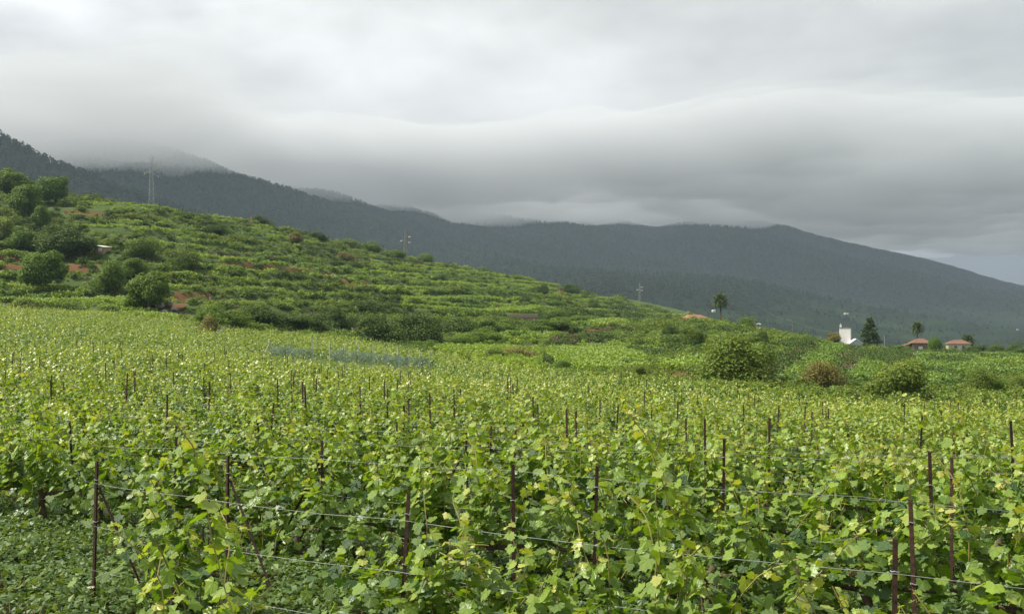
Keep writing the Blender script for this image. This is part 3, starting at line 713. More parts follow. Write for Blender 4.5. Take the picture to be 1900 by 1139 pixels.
def stand(name, label, cat, u, vtop, vbase, wpx, shape, mat, var=0, group=None, ymin=60, y=None, sink=0.0):
    """a tree or bush on the ground where bearing u meets row vbase"""
    if y is None: X, Y, Z = hit(u, vbase, ymin)
    else:
        X, Y = (u - 950) / F * y, y; Z = gz1(X, Y)
    h = max((vbase - vtop) / F * Y, 0.6) * (1.22 if shape in ('dome', 'low') else 1.05) + sink; w = wpx / F * Y
    c, tr = crown(shape, mat, var)
    t = thing(name, label, cat, (X, Y, Z - sink), random.uniform(0, 6.28), group, (w * 1.0, w * 1.0, h * 0.98))
    new_obj('crown', c, t); new_obj('trunk', tr, t)
    return t
g1 = 'trees on the left hillside'
T = [
 (18, 303, 362, 78, 'round', 'tree', 0, 'broad tree at the left edge crowning the hillside'),
 (103, 319, 380, 70, 'round', 'tree', 1, 'round headed tree on the skyline left of the tall pylon'),
 (48, 334, 398, 76, 'round', 'tree', 2, 'leafy tree just below the two skyline trees at far left'),
 (75, 374, 424, 46, 'tall', 'tree', 0, 'slim tree below the round headed skyline tree'),
 (8, 405, 452, 60, 'round', 'olive', 0, 'olive green tree at the left edge halfway down the hill'),
 (40, 414, 472, 66, 'round', 'tree', 0, 'full tree at left above the bare earth bank'),
 (112, 412, 482, 92, 'round', 'darkbush', 0, 'dark tree behind the big tree at left'),
 (150, 422, 478, 70, 'round', 'darkbush', 1, 'dull dark tree beside the small white sheeted hut'),
 (82, 453, 538, 98, 'round', 'tree', 1, 'big round tree at left just above the vineyard edge'),
 (262, 440, 478, 66, 'dome', 'olive', 1, 'low olive green tree between hut and stone wall'),
 (335, 449, 496, 64, 'dome', 'olive', 0, 'round yellowish tree left of the stone terrace wall'),
 (206, 478, 545, 66, 'tall', 'tree', 1, 'upright tree in the middle of the left slope'),
 (248, 474, 520, 60, 'round', 'tree', 2, 'tree behind the dense green tree on the left slope'),
 (276, 488, 576, 92, 'tall', 'tree', 2, 'dense green tree above the grey boulders'),
]
for (u, vt, vb, w, sh, mt, va, lb) in T:
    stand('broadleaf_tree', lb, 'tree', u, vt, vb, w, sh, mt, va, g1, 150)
g2 = 'bushes between the vineyards'
B = [
 (390, 586, 624, 46, 'dome', 'brownbush', 0, 'rusty brown bush at the vineyard edge beside a grey box', 140),
 (405, 560, 606, 84, 'low', 'tree', 0, 'spreading green bush behind the rusty brown bush', 150),
 (560, 580, 612, 90, 'low', 'darkbush', 0, 'dark wide bush in the bramble slope above the orange bank', 160),
 (622, 570, 603, 46, 'dome', 'darkbush', 1, 'dark bush with bare twigs in the bramble slope', 160),
 (480, 562, 600, 80, 'low', 'darkbush', 1, 'dark bush low on the bramble slope at left', 160),
 (700, 575, 636, 92, 'low', 'darkbush', 0, 'dark hedge bush directly behind the netted fence', 160),
 (770, 573, 632, 90, 'low', 'darkbush', 1, 'second dark hedge bush right of the netted fence', 150),
 (835, 576, 626, 84, 'low', 'darkbush', 2, 'dark hedge bush left of the plank wall', 150),
 (900, 586, 616, 80, 'low', 'tree', 1, 'green hedge bush just left of the plank wall', 150),
 (1020, 568, 592, 60, 'low', 'tree', 2, 'green bush right of the plank wall', 150),
 (738, 634, 654, 74, 'low', 'tree', 0, 'leftmost bush of the long front hedge right of the netted fence', 150),
 (792, 626, 648, 70, 'low', 'tree', 1, 'second bush from the left in the long front hedge', 150),
 (842, 617, 640, 70, 'low', 'tree', 2, 'third bush from the left in the long front hedge', 150),
 (890, 608, 631, 66, 'low', 'tree', 0, 'fourth bush from the left in the long front hedge', 150),
 (938, 600, 622, 66, 'low', 'tree', 1, 'fifth bush from the left in the long front hedge', 150),
 (984, 593, 613, 62, 'low', 'tree', 2, 'sixth bush from the left in the long front hedge', 150),
 (1030, 586, 605, 60, 'low', 'tree', 0, 'seventh bush from the left in the long front hedge', 150),
 (1074, 581, 598, 56, 'low', 'tree', 1, 'rightmost bush of the long front hedge', 150),
 (905, 640, 668, 56, 'low', 'olive', 2, 'olive bush left of the brown bush at the field edge', 110),
 (968, 637, 670, 62, 'low', 'brownbush', 1, 'brown twiggy bush at the far edge of the field', 105),
 (1046, 664, 694, 38, 'dome', 'tree', 2, 'small dark bush at the foot of the right knoll', 90),
 (1190, 668, 704, 48, 'dome', 'olive', 0, 'small olive bush beside the red soil patch', 85),
 (1362, 622, 712, 138, 'dome', 'olive', 1, 'largest round olive bush at the foot of the knoll', 80),
 (1412, 610, 642, 36, 'dome', 'darkbush', 0, 'dark pointed bush on top of the knoll', 120),
 (1285, 600, 640, 56, 'dome', 'olive', 2, 'olive bush on the knoll below the red roofed house', 120),
 (1242, 603, 626, 34, 'dome', 'darkbush', 1, 'small dark bush left of the olive bush on the knoll', 120),
 (1395, 618, 642, 40, 'dome', 'olive', 0, 'grey green bush beside the dark pointed bush', 120),
 (1523, 667, 722, 80, 'dome', 'brownbush', 2, 'yellow brown bush on the vineyard terrace at right', 74),
 (1664, 658, 738, 120, 'dome', 'olive', 2, 'broad olive bush at the field edge below the houses', 70),
 (1818, 682, 732, 54, 'dome', 'olive', 1, 'feathery bush near the right edge of the field', 72),
 (1852, 700, 732, 40, 'dome', 'tree', 1, 'small dark bush right of the feathery bush', 72),
 (1893, 686, 726, 48, 'dome', 'olive', 0, 'bush cut by the right edge of the picture', 72),
 (590, 426, 446, 34, 'low', 'darkbush', 0, 'dark bush on the skyline right of the ochre posts', 300),
 (640, 430, 452, 44, 'low', 'olive', 0, 'wide bush on the skyline left of the second pylon', 300),
 (685, 444, 466, 40, 'low', 'tree', 0, 'skyline bush close left of the second pylon', 300),
 (735, 458, 476, 30, 'low', 'tree', 1, 'bush at the foot of the second pylon', 300),
 (790, 466, 486, 32, 'dome', 'tree', 2, 'round tree on the skyline right of the second pylon', 300),
 (480, 398, 414, 30, 'low', 'darkbush', 1, 'skyline bush right beside the ochre posts', 300),
 (400, 412, 432, 40, 'low', 'darkbush', 2, 'dark bush on a terrace below the tall pylon', 250),
 (545, 430, 450, 34, 'dome', 'brownbush', 0, 'brownish bush high on the scrub slope', 250),
 (640, 462, 482, 34, 'dome', 'brownbush', 1, 'ochre bush above the bare terrace bank', 250),
 (1007, 525, 547, 26, 'dome', 'darkbush', 0, 'dark bush on the terraces right of the second pylon', 250),
 (1055, 523, 543, 36, 'low', 'darkbush', 1, 'dark bush on the brow left of the white pillar', 250),
 (1098, 552, 572, 30, 'dome', 'tree', 0, 'green bush below the small white pillar', 220),
 (1030, 556, 572, 30, 'dome', 'tree', 1, 'small green tree above the plank wall terrace', 220),
]
for (u, vt, vb, w, sh, mt, va, lb, ym) in B:
    stand('bush', lb, 'bush', u, vt, vb, w, sh, mt, va, g2, ym)
g3 = 'trees among the houses'
H = [
 (1385, 573, 602, 50, 'dome', 'tree', 0, 'round green tree right of the tall palm', 290),
 (1545, 605, 632, 32, 'round', 'brownbush', 0, 'brown leaved tree left of the white tower', 300),
 (1735, 624, 660, 28, 'dome', 'tree', 1, 'green bush between the stone house and the cream house', 300),
 (1815, 642, 668, 40, 'low', 'darkbush', 0, 'dark tree right of the cream house', 320),
 (1850, 646, 672, 40, 'low', 'darkbush', 1, 'second dark tree right of the cream house', 315),
 (1882, 644, 676, 44, 'dome', 'darkbush', 2, 'tall dark tree at the right edge', 310),
 (1690, 622, 646, 24, 'dome', 'darkbush', 0, 'dark bush behind the stone house', 322),
 (1655, 634, 650, 40, 'low', 'darkbush', 1, 'low dark hedge between conifer and stone house', 318),
 (1762, 642, 662, 26, 'low', 'tree', 0, 'green bush touching the left wall of the cream house', 312),
 (1800, 646, 668, 30, 'low', 'darkbush', 1, 'dark bush at the right corner of the cream house', 310),
 (1672, 640, 658, 34, 'low', 'tree', 1, 'green bush in front of the stone house at its left', 304),
 (1495, 622, 640, 34, 'low', 'olive', 0, 'olive bush left of the dark stone hut', 296),
 (1320, 594, 612, 34, 'low', 'tree', 2, 'bush hiding the right end of the orange roofed house', 296),
 (1262, 594, 610, 30, 'low', 'olive', 1, 'bush at the left foot of the orange roofed house', 296),
 (1900, 662, 684, 50, 'low', 'darkbush', 1, 'low dark bush in the right hand corner below the tall dark tree', 290),
]
for (u, vt, vb, w, sh, mt, va, lb, yy) in H:
    stand('garden_tree', lb, 'tree', u, vt, vb, w, sh, mt, va, g3, y=yy)

# dry stone edging along the terrace risers
BLK = []
for k in range(3):
    r_ = random.Random(k); mb = MB()
    for j in range(2):
        x_ = -1.1
        while x_ < 1.1:
            w = r_.uniform(0.25, 0.5); mb.box(x_ + 0.015, x_ + w - 0.015, -0.2 + r_.uniform(-0.06, 0.06), 0.2, -0.3 + j * 0.45, 0.12 + j * 0.45 + r_.uniform(-0.06, 0.05)); x_ += w
    BLK.append(piece('terrace_stone_piece_%d' % k, mb.mesh('terrace_stone_piece', M['stone'])))
u, y = cand(60000, 150, 620, p=1.3)
x, z, v, cls, soil, fr = classify(u, y)
zb = lambda a, b: grid_interp(ZB, a, b)
gxx = (zb(x + 4, y) - zb(x - 4, y)) / 8; gyy = (zb(x, y + 4) - zb(x, y - 4)) / 8
k = (np.abs(fr - 0.67) < 0.035) & (fbm(x / 30 + 70, y / 18, 3) > 0.53) & (u < 1250) & (y > field_far(u) + 6) & (facing(x, y) > 0)
x, y, z, a = x[k], y[k], z[k], np.arctan2(gyy, gxx)[k] + math.pi / 2; n = len(x)
key = np.round(x / 1.6).astype(np.int64) * 100003 + np.round(y / 2.6).astype(np.int64)
_, f = np.unique(key, return_index=True); x, y, z, a = x[f], y[f], z[f], a[f]; n = len(x)
s = 0.8 + 0.5 * rng.random(n)
scatter('terrace_edging', BLK, np.stack([x, y, z + 0.25], 1), np.stack([np.zeros(n), np.zeros(n), a], 1), np.stack([s, s, s * 1.2], 1), rng.integers(0, 3, n), 'rough dry stone edging along the hillside terraces', 'stones')

# ------------------------------------------------------------------ the staked vineyard
ROW_A = math.atan(-0.56); CD = 2.9                      # row direction and spacing (along depth)
ca_, sa_ = math.cos(ROW_A), math.sin(ROW_A)
def row_pt(c, x): return x, c - 0.56 * x
ORD = ['', 'nearest', 'second', 'third', 'fourth', 'fifth', 'sixth', 'seventh', 'eighth', 'ninth', 'tenth', 'eleventh', 'twelfth', 'thirteenth', 'fourteenth', 'fifteenth', 'sixteenth', 'seventeenth', 'eighteenth', 'nineteenth', 'twentieth']
TENS = {2: 'twenty', 3: 'thirty', 4: 'forty', 5: 'fifty', 6: 'sixty'}
def ordw(n):
    if n == 1: return 'first'
    if n <= 20: return ORD[n]
    if n % 10 == 0: return {3: 'thirtieth', 4: 'fortieth', 5: 'fiftieth', 6: 'sixtieth'}[n // 10]
    return TENS[n // 10] + '-' + ('first' if n % 10 == 1 else ORD[n % 10])
# leaf meshes shared by the single leaves: 4 shapes in 6 shades
LEAFM = [[leaf_mesh('leaf', [(GRAPE[a][0], GRAPE[a][1], np.full(16, b / 5.0))], M['vine']) for b in range(6)] for a in range(4)]
def vine_leaves(seed, hmax=1.0, dens=1.0):
    """leaf placements of one vine trained along its row (local X)"""
    r_ = np.random.default_rng(seed)
    P, T_, N_, S_, C_ = [], [], [], [], []
    canes = []
    nshoot = int(15 * dens)
    for i in range(nshoot):
        x0 = r_.uniform(-0.62, 0.62); y0 = r_.normal(0, 0.05); z0 = r_.uniform(0.42, 0.62)
        droop = r_.random() < 0.24
        ln = (r_.uniform(0.45, 1.0) + 0.55 * (r_.random() < 0.22)) * hmax
        sidey = r_.choice([-1, 1])
        d = np.array([r_.normal(0, 0.30), sidey * r_.uniform(0.0, 0.30), 1.0]) if not droop else np.array([r_.normal(0, 0.6), sidey * r_.uniform(0.6, 1.0), 0.5])
        d = d / np.linalg.norm(d)
        p = np.array([x0, y0, z0]); path = [p.copy()]
        m_ = int(ln / 0.044)
        for q in range(m_):
            f = q / m_
            d = d + np.array([r_.normal(0, 0.10), r_.normal(0, 0.10), (-0.17 if droop else -0.045 * f) + r_.normal(0, 0.04)])
            d = d / np.linalg.norm(d); p = p + d * 0.044
            if p[2] < 0.12: break
            path.append(p.copy())
            sgn = 1 if q % 2 else -1
            az = r_.uniform(0, 6.283)
            out = np.array([math.cos(az), math.sin(az) * 1.3, r_.uniform(-0.2, 0.5)]); out /= np.linalg.norm(out)
            pet = r_.uniform(0.04, 0.10) * (1.1 - 0.5 * f)
            lp = p + out * pet
            S_.append(r_.uniform(0.066, 0.122) * (1.08 - 0.72 * f ** 2.2))
            P.append(lp); T_.append(out * 0.7 + np.array([0, 0, -0.75]) + 0.35 * r_.normal(size=3))
            N_.append(out * 0.75 + np.array([-0.15, 0, 0.75]) + 0.40 * r_.normal(size=3))
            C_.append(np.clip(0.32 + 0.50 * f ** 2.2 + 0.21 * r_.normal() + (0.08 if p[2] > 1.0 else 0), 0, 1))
        canes.append(path)
    # inner and lower fill: mature leaves, darker tint also paints the shade inside
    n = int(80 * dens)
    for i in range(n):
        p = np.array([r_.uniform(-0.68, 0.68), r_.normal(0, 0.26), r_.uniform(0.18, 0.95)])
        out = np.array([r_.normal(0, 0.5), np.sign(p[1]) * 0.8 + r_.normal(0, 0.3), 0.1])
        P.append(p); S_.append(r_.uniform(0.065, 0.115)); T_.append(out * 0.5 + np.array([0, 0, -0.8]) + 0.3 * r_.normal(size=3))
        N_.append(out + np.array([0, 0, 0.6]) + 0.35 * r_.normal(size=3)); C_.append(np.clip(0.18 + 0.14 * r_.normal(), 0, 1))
    return [np.array(a) for a in (P, T_, N_, S_, C_)], canes
def vine_trunk(seed):
    r_ = random.Random(seed); mb = MB()
    pts = [(0, 0, -0.06)]; x = y = 0
    for z in (0.08, 0.2, 0.32, 0.44, 0.52):
        x += r_.uniform(-0.06, 0.06); y += r_.uniform(-0.05, 0.05); pts.append((x, y, z))
    mb.tube(pts, [0.055, 0.045, 0.04, 0.042, 0.038, 0.03], 7)
    for sgn in (-1, 1):
        q = [pts[-2]]; a, b, c = pts[-2]
        for i in range(4):
            a += sgn * 0.14; b += r_.uniform(-0.03, 0.03); c += r_.uniform(-0.01, 0.05); q.append((a, b, c))
        mb.tube(q, [0.032, 0.028, 0.024, 0.02, 0.014], 6)
    return mb.mesh('trunk', M['bark'], True)
VAR = []
NV, NSINGLE = 7, 90
for k in range(NV):
    (P, T_, N_, S_, C_), canes = vine_leaves(300 + k, 0.85 + 0.07 * k)
    # the leaves that show largest: outermost and biggest on the camera's side
    score = S_ * 8 - P[:, 1] * 0.8 + P[:, 2] * 0.35 + 0.2 * np.random.default_rng(k).random(len(P))
    order = np.argsort(-score)
    templ_id = np.random.default_rng(900 + k).integers(0, 4, len(P))
    def joined(sel, nm):
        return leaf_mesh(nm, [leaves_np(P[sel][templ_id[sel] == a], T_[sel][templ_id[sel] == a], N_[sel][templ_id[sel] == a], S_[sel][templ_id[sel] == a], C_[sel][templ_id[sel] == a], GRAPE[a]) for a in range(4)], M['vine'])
    mb = MB()
    for pth in canes:
        if len(pth) > 3: mb.tube(pth[::3] + [pth[-1]], [0.0045] * len(pth[::3]) + [0.002], 4, False)
    s_, t_, n_ = basis(T_, N_)
    single = []
    for i in order[:NSINGLE]:
        mt = Matrix(((s_[i, 0] * S_[i], t_[i, 0] * S_[i], n_[i, 0] * S_[i], P[i, 0]), (s_[i, 1] * S_[i], t_[i, 1] * S_[i], n_[i, 1] * S_[i], P[i, 1]), (s_[i, 2] * S_[i], t_[i, 2] * S_[i], n_[i, 2] * S_[i], P[i, 2]), (0, 0, 0, 1)))
        single.append((mt, int(templ_id[i]), int(round(C_[i] * 5))))
    VAR.append(dict(all=joined(np.arange(len(P)), 'foliage'), rest=joined(order[NSINGLE:], 'foliage'), single=single, cane=mb.mesh('canes', M['cane']), trunk=vine_trunk(k)))
# far vines: the same plant with simpler leaves
FARV = []
for k in range(6):
    (P, T_, N_, S_, C_), canes = vine_leaves(340 + k)
    sel = np.random.default_rng(k).permutation(len(P))[:150]
    FARV.append(piece('far_vine_piece_%d' % k, leaf_mesh('far_vine_piece', [leaves_np(P[sel], T_[sel], N_[sel], S_[sel] * 1.6, C_[sel], HEXLEAF)], M['vine_far'])))
FARV2 = []
for k in range(4):
    (P, T_, N_, S_, C_), canes = vine_leaves(360 + k)
    sel = np.random.default_rng(k).permutation(len(P))[:70]
    FARV2.append(piece('farther_vine_piece_%d' % k, leaf_mesh('farther_vine_piece', [leaves_np(P[sel], T_[sel], N_[sel], S_[sel] * 2.3, C_[sel], DIALEAF)], M['vine_far'])))

def row_end(c):   # where the nearest row stops at the left, beside the weedy corner
    return -4.35 if c < 8 else -1e9
slots = []
far = []
for kr in range(-1, 95):
    c = 7.45 + CD * kr
    jit = random.uniform(0, 1.25)
    s0 = -220.0
    xs = np.arange(-140, 90, 1.25 * ca_) + jit
    ys = c - 0.56 * xs
    k = (ys > 3.4) & (xs > row_end(c) + 0.45) & ((kr >= 0) | (xs > -1.6))
    xs, ys = xs[k], ys[k]
    u_ = 950 + xs / ys * F
    k = (u_ > -180) & (u_ < 2080) & (ys < field_far(u_))
    # clearing in front of the netted fence
    k &= ~((u_ > 480) & (u_ < 815) & (ys > 96) & (ys < 113))
    for x_, y_ in zip(xs[k], ys[k]):
        z_ = gz1(x_, y_)
        vt = VH - (z_ + 1.35) / y_ * F
        if vt > 1150 or random.random() < 0.04: continue
        uu = 950 + x_ / y_ * F
        slots.append((y_, x_, z_, kr, uu))
slots.sort()
inview = [s for s in slots if -30 < s[4] < 1930]
near_set = set(id(s) for s in inview[:300])
by_row = {}
for s in slots:
    if id(s) in near_set: by_row.setdefault(s[3], []).append(s)
rows_present = sorted(by_row)
row_rank = {kr: i + 1 for i, kr in enumerate(rows_present)}
def rowname(kr):
    n = row_rank.get(kr, kr - rows_present[0] + 1)
    return ('nearest' if n == 1 else ordw(n)) + ' trellis row'
cnt = 0; nleafv = 40
nearest_ids = {id(s): i for i, s in enumerate(inview[:300])}
for kr in rows_present:
    for j, s in enumerate(sorted(by_row[kr], key=lambda q: q[1])):
        y_, x_, z_, _, uu = s
        i = nearest_ids[id(s)]
        var = VAR[(i * 3 + kr) % NV]
        t = thing('grapevine', 'leafy grapevine in the %s from the camera, %s from the left' % (rowname(kr), ordw(j + 1)), 'grapevine', (x_, y_, z_), ROW_A + random.choice([0, 0, 0]) + random.uniform(-0.08, 0.08), 'grapevines in the trellis rows')
        t.scale = (random.uniform(0.95, 1.12), random.uniform(0.9, 1.2), random.uniform(0.80, 1.18))
        new_obj('trunk', var['trunk'], t)
        tag(new_obj('canes', var['cane'], t), kind='stuff')
        if i < nleafv:
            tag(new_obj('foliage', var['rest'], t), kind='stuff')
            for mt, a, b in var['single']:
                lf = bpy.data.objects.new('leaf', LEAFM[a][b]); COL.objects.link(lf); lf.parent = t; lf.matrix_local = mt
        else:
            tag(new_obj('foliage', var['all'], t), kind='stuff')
rest = [s for s in slots if id(s) not in near_set]
A = np.array([(s[1], s[0], s[2]) for s in rest]); n = len(A)
A[:, 0] += rng.normal(0, 0.12, n); A[:, 1] += rng.normal(0, 0.15, n); A[:, 2] = gz(A[:, 0], A[:, 1])
ids = np.where(A[:, 1] < 75, rng.integers(0, 6, n), 6 + rng.integers(0, 4, n))
FULLV = [piece('full_vine_piece_%d' % k, VAR[k]['all']) for k in range(NV)]
ids = np.where(A[:, 1] < 24, 10 + rng.integers(0, NV, n), ids)
sc = np.stack([1.0 + 0.2 * rng.random(n), 1.1 + 0.5 * rng.random(n), 0.8 + 0.35 * rng.random(n)], 1)
# collection children are picked in name order: far_* sorts before farther_*
scatter('vineyard', FARV + FARV2 + FULLV, A, np.stack([np.zeros(n), np.zeros(n), ROW_A + rng.normal(0, 0.1, n) + math.pi * rng.integers(0, 2, n)], 1), sc, ids,
        'green vineyard rows stretching away behind the nearest vines', 'vineyard')

# stakes
def stake_mesh(h, w=0.032, t_=0.007):
    mb = MB()
    for (x0, x1, y0, y1) in ((-w / 2, w / 2, -t_ / 2, t_ / 2), (-t_ / 2, t_ / 2, t_ / 2, w * 0.8)):
        mb.box(x0, x1, y0, y1, -0.15, h)
    return mb.mesh('shaft', M['rust'])
STK = [stake_mesh(h) for h in (1.38, 1.48, 1.58, 1.70)]
STK2 = [stake_mesh(h, 0.04, 0.011) for h in (1.52, 1.66, 1.78, 1.92)]
mb = MB(); mb.tube([(0.026 * math.cos(a), 0.026 * math.sin(a) + 0.01, 0.004 * math.sin(3 * a)) for a in np.linspace(0, 6.2, 9)], 0.004, 4); TIE = mb.mesh('wire_tie', M['wire'])
mb = MB(); mb.tube([(0.015, 0.03, 1.22), (0.80, 0.06, 0.0)], 0.013, 5); BRACE = mb.mesh('brace', M['rust'])
stakes_by_row = {}
KEY = {0: [(172, 9.8, 0), (740, 8.05, 0), (1657, 6.15, 1)]}
def add_stake(x_, y_, kr, hh, brace=0, lean=None, tie=True):
    stakes_by_row.setdefault(kr, []).append((x_, y_, hh, brace, lean, tie))
for (u_, y_, b_) in KEY[0]: add_stake((u_ - 950) / F * y_, y_, 0, 1, 1 if u_ == 172 else 0)
for (u_, vt) in ((323, 800), (600, 815), (138, 780), (955, 880), (1703, 925), (1735, 855), (1765, 845), (945, 795), (1050, 755), (740, 775), (855, 730), (870, 800), (1275, 790), (1100, 862), (418, 845), (1112, 758), (1155, 742), (1210, 765), (1340, 812), (1720, 730), (1886, 735), (308, 745), (153, 700), (250, 695), (428, 700), (545, 705), (630, 700), (685, 705), (782, 690), (900, 692), (955, 725), (1000, 760), (1195, 738), (1250, 730), (1300, 722), (1380, 760), (1440, 765), (1490, 770), (1550, 735), (1590, 742)):
    # a stake 1.5 m tall whose top is at row vt
    ys = np.arange(6, 90, 0.1); xs = (u_ - 950) / F * ys
    vv = VH - (gz(xs, ys) + 1.5) / ys * F
    k = np.argmax(vv <= vt); y_ = ys[k]; x_ = xs[k]
    kr = int(round((y_ + 0.56 * x_ - 7.45) / CD))
    add_stake(x_, y_, kr, random.choice([1, 1, 2]), 1 if u_ in (418, 870, 945, 600, 1050, 740) else 0)
for kr in range(1, 38):
    c = 7.45 + CD * kr
    xs = np.arange(-60, 60, 3.75 * ca_ * (1 if kr < 9 else 1.6)) + random.uniform(0, 3)
    for x_ in xs:
        y_ = c - 0.56 * x_ + random.uniform(-0.1, 0.1)
        if y_ < 13: continue
        uu = 950 + x_ / y_ * F
        if not (-20 < uu < 1920) or y_ > min(field_far(uu) - 2, 92): continue
        if any(abs(q[0] - x_) < 1.6 for q in stakes_by_row.get(kr, [])): continue
        if random.random() < (0.22 if kr > 4 else 0.2) + 0.15 * (uu > 1000): continue
        add_stake(x_, y_, kr, random.choice([0, 1, 1, 2, 2, 3]), int(random.random() < 0.10), None, y_ < 30)
stake_rows = {kr: i for i, kr in enumerate(sorted(stakes_by_row))}
for kr in sorted(stakes_by_row):
    for j, (x_, y_, hh, br, lean, tie) in enumerate(sorted(stakes_by_row[kr])):
        n = kr - rows_present[0] + 1
        rw = 'nearest' if n == 1 else ordw(n)
        t = thing('vine_stake', 'rusty iron stake in the %s trellis row from the camera, %s from the left' % (rw, ordw(j + 1)), 'stake', (x_, y_, gz1(x_, y_)), ROW_A + random.uniform(-0.4, 0.4), 'rusty stakes holding the vine wires')
        t.rotation_euler = (random.gauss(0, 0.03), random.gauss(0, 0.03), ROW_A + random.uniform(-0.4, 0.4))
        new_obj('shaft', (STK if kr < 4 else STK2)[hh], t)
        if tie:
            for zt in (1.28, 0.86): new_obj('wire_tie', TIE, t, (0, 0, zt + random.uniform(-0.03, 0.03)))
        if br:
            b = new_obj('brace', BRACE, t); b.rotation_euler = (0, 0, random.choice([0.1, 3.0]) if kr else 0.1)
# wires
WN = ['low', 'middle', 'top', 'highest']
for kr in range(0, 13):
    c = 7.45 + CD * kr
    x0 = -4.35 if kr == 0 else -0.60 * (c / 0.70) ; x1 = 0.58 * (c / 1.3)
    st = sorted([q[0] for q in stakes_by_row.get(kr, []) if x0 <= q[0] <= x1])
    st = [x0] + [q for q in st if q - x0 > 0.6 and x1 - q > 0.6] + [x1]
    for wi, zt in enumerate((0.42, 0.86, 1.28) if kr < 6 else (0.86, 1.30)):
        pts = []
        for a_, b_ in zip(st[:-1], st[1:]):
            m_ = max(3, int((b_ - a_) / 0.7))
            for q in range(m_):
                f = q / m_; x_ = a_ + (b_ - a_) * f; y_ = c - 0.56 * x_ - 0.03
                pts.append((x_, y_, gz1(x_, y_) * 0.3 + 0.7 * (gz1(a_, c - 0.56 * a_) * (1 - f) + gz1(b_, c - 0.56 * b_) * f) + zt - 0.05 * 4 * f * (1 - f) * min(1, (b_ - a_) / 4) + random.uniform(-0.006, 0.006)))
        y_ = c - 0.56 * x1; pts.append((x1, y_ - 0.03, gz1(x1, y_) + zt))
        mb = MB(); mb.tube(pts, 0.0018 if kr < 3 else 0.0015, 4)
        nm = WN[wi] if kr < 6 else WN[wi + 1]
        n = kr - rows_present[0] + 1
        tag(mb.build('trellis_wire', M['wire'], None, True), 'galvanised %s wire strung along the %s trellis row from the camera' % (nm, 'nearest' if n == 1 else ordw(n)), 'wire', 'trellis wires')
# weeds under the vines
WEED = []
for k in range(5):
    r_ = np.random.default_rng(700 + k); n = 70
    pos = np.stack([r_.normal(0, 0.14, n), r_.normal(0, 0.14, n), r_.uniform(0.0, 0.17, n)], 1)
    WEED.append(piece('weed_piece_%d' % k, leaf_mesh('weed_piece', [leaves_np(pos, unit(n, r_) + np.array([0, 0, 0.2]), np.array([0, 0, 1.0]) + 0.5 * r_.normal(size=(n, 3)), r_.uniform(0.03, 0.075, n), np.clip(0.5 + 0.2 * r_.normal(size=n), 0, 1), DIALEAF)], M['weed'])))
for k in range(2):
    r_ = np.random.default_rng(720 + k); n = 40
    pos = np.stack([r_.normal(0, 0.1, n), r_.normal(0, 0.1, n), np.zeros(n)], 1)
    WEED.append(piece('weed_piece_%d' % (k + 5), leaf_mesh('weed_piece', [leaves_np(pos, unit(n, r_) * 0.6 + np.array([0, 0, 0.9]), unit(n, r_), r_.uniform(0.10, 0.28, n), np.clip(0.5 + 0.2 * r_.normal(size=n), 0, 1), (DIALEAF[0] * np.array([0.12, 1, 1]), DIALEAF[1]))], M['dry'])))
nW = 15000
y = 4.5 + 28 * rng.random(nW) ** 1.3; u = -150 + rng.random(nW) * 2200; x = (u - 950) / F * y
dens = np.where((x < -3.6 + 0.2 * y * 0 ) & (y < 14), 1.0, 0.45 + 0.5 * smooth(0.45, 0.6, fbm(x / 2.2, y / 2.2, 3)))
k = rng.random(nW) < dens; x, y = x[k], y[k]; n = len(x)
s = 0.7 + 0.8 * rng.random(n)
ids = np.where(rng.random(n) < 0.05, 5 + rng.integers(0, 2, n), rng.integers(0, 5, n))
scatter('weeds', WEED, np.stack([x, y, gz(x, y) - 0.01], 1), np.stack([np.zeros(n), np.zeros(n), rng.random(n) * 6.28], 1), np.stack([s, s, s * (0.7 + 0.6 * rng.random(n))], 1), ids,
        'low green weeds and dry stalks on the ground under the vines', 'weeds')
print('VINES near', len(near_set), 'far', len(rest), 'stakes', sum(len(a) for a in stakes_by_row.values()), 'rows', len(rows_present))

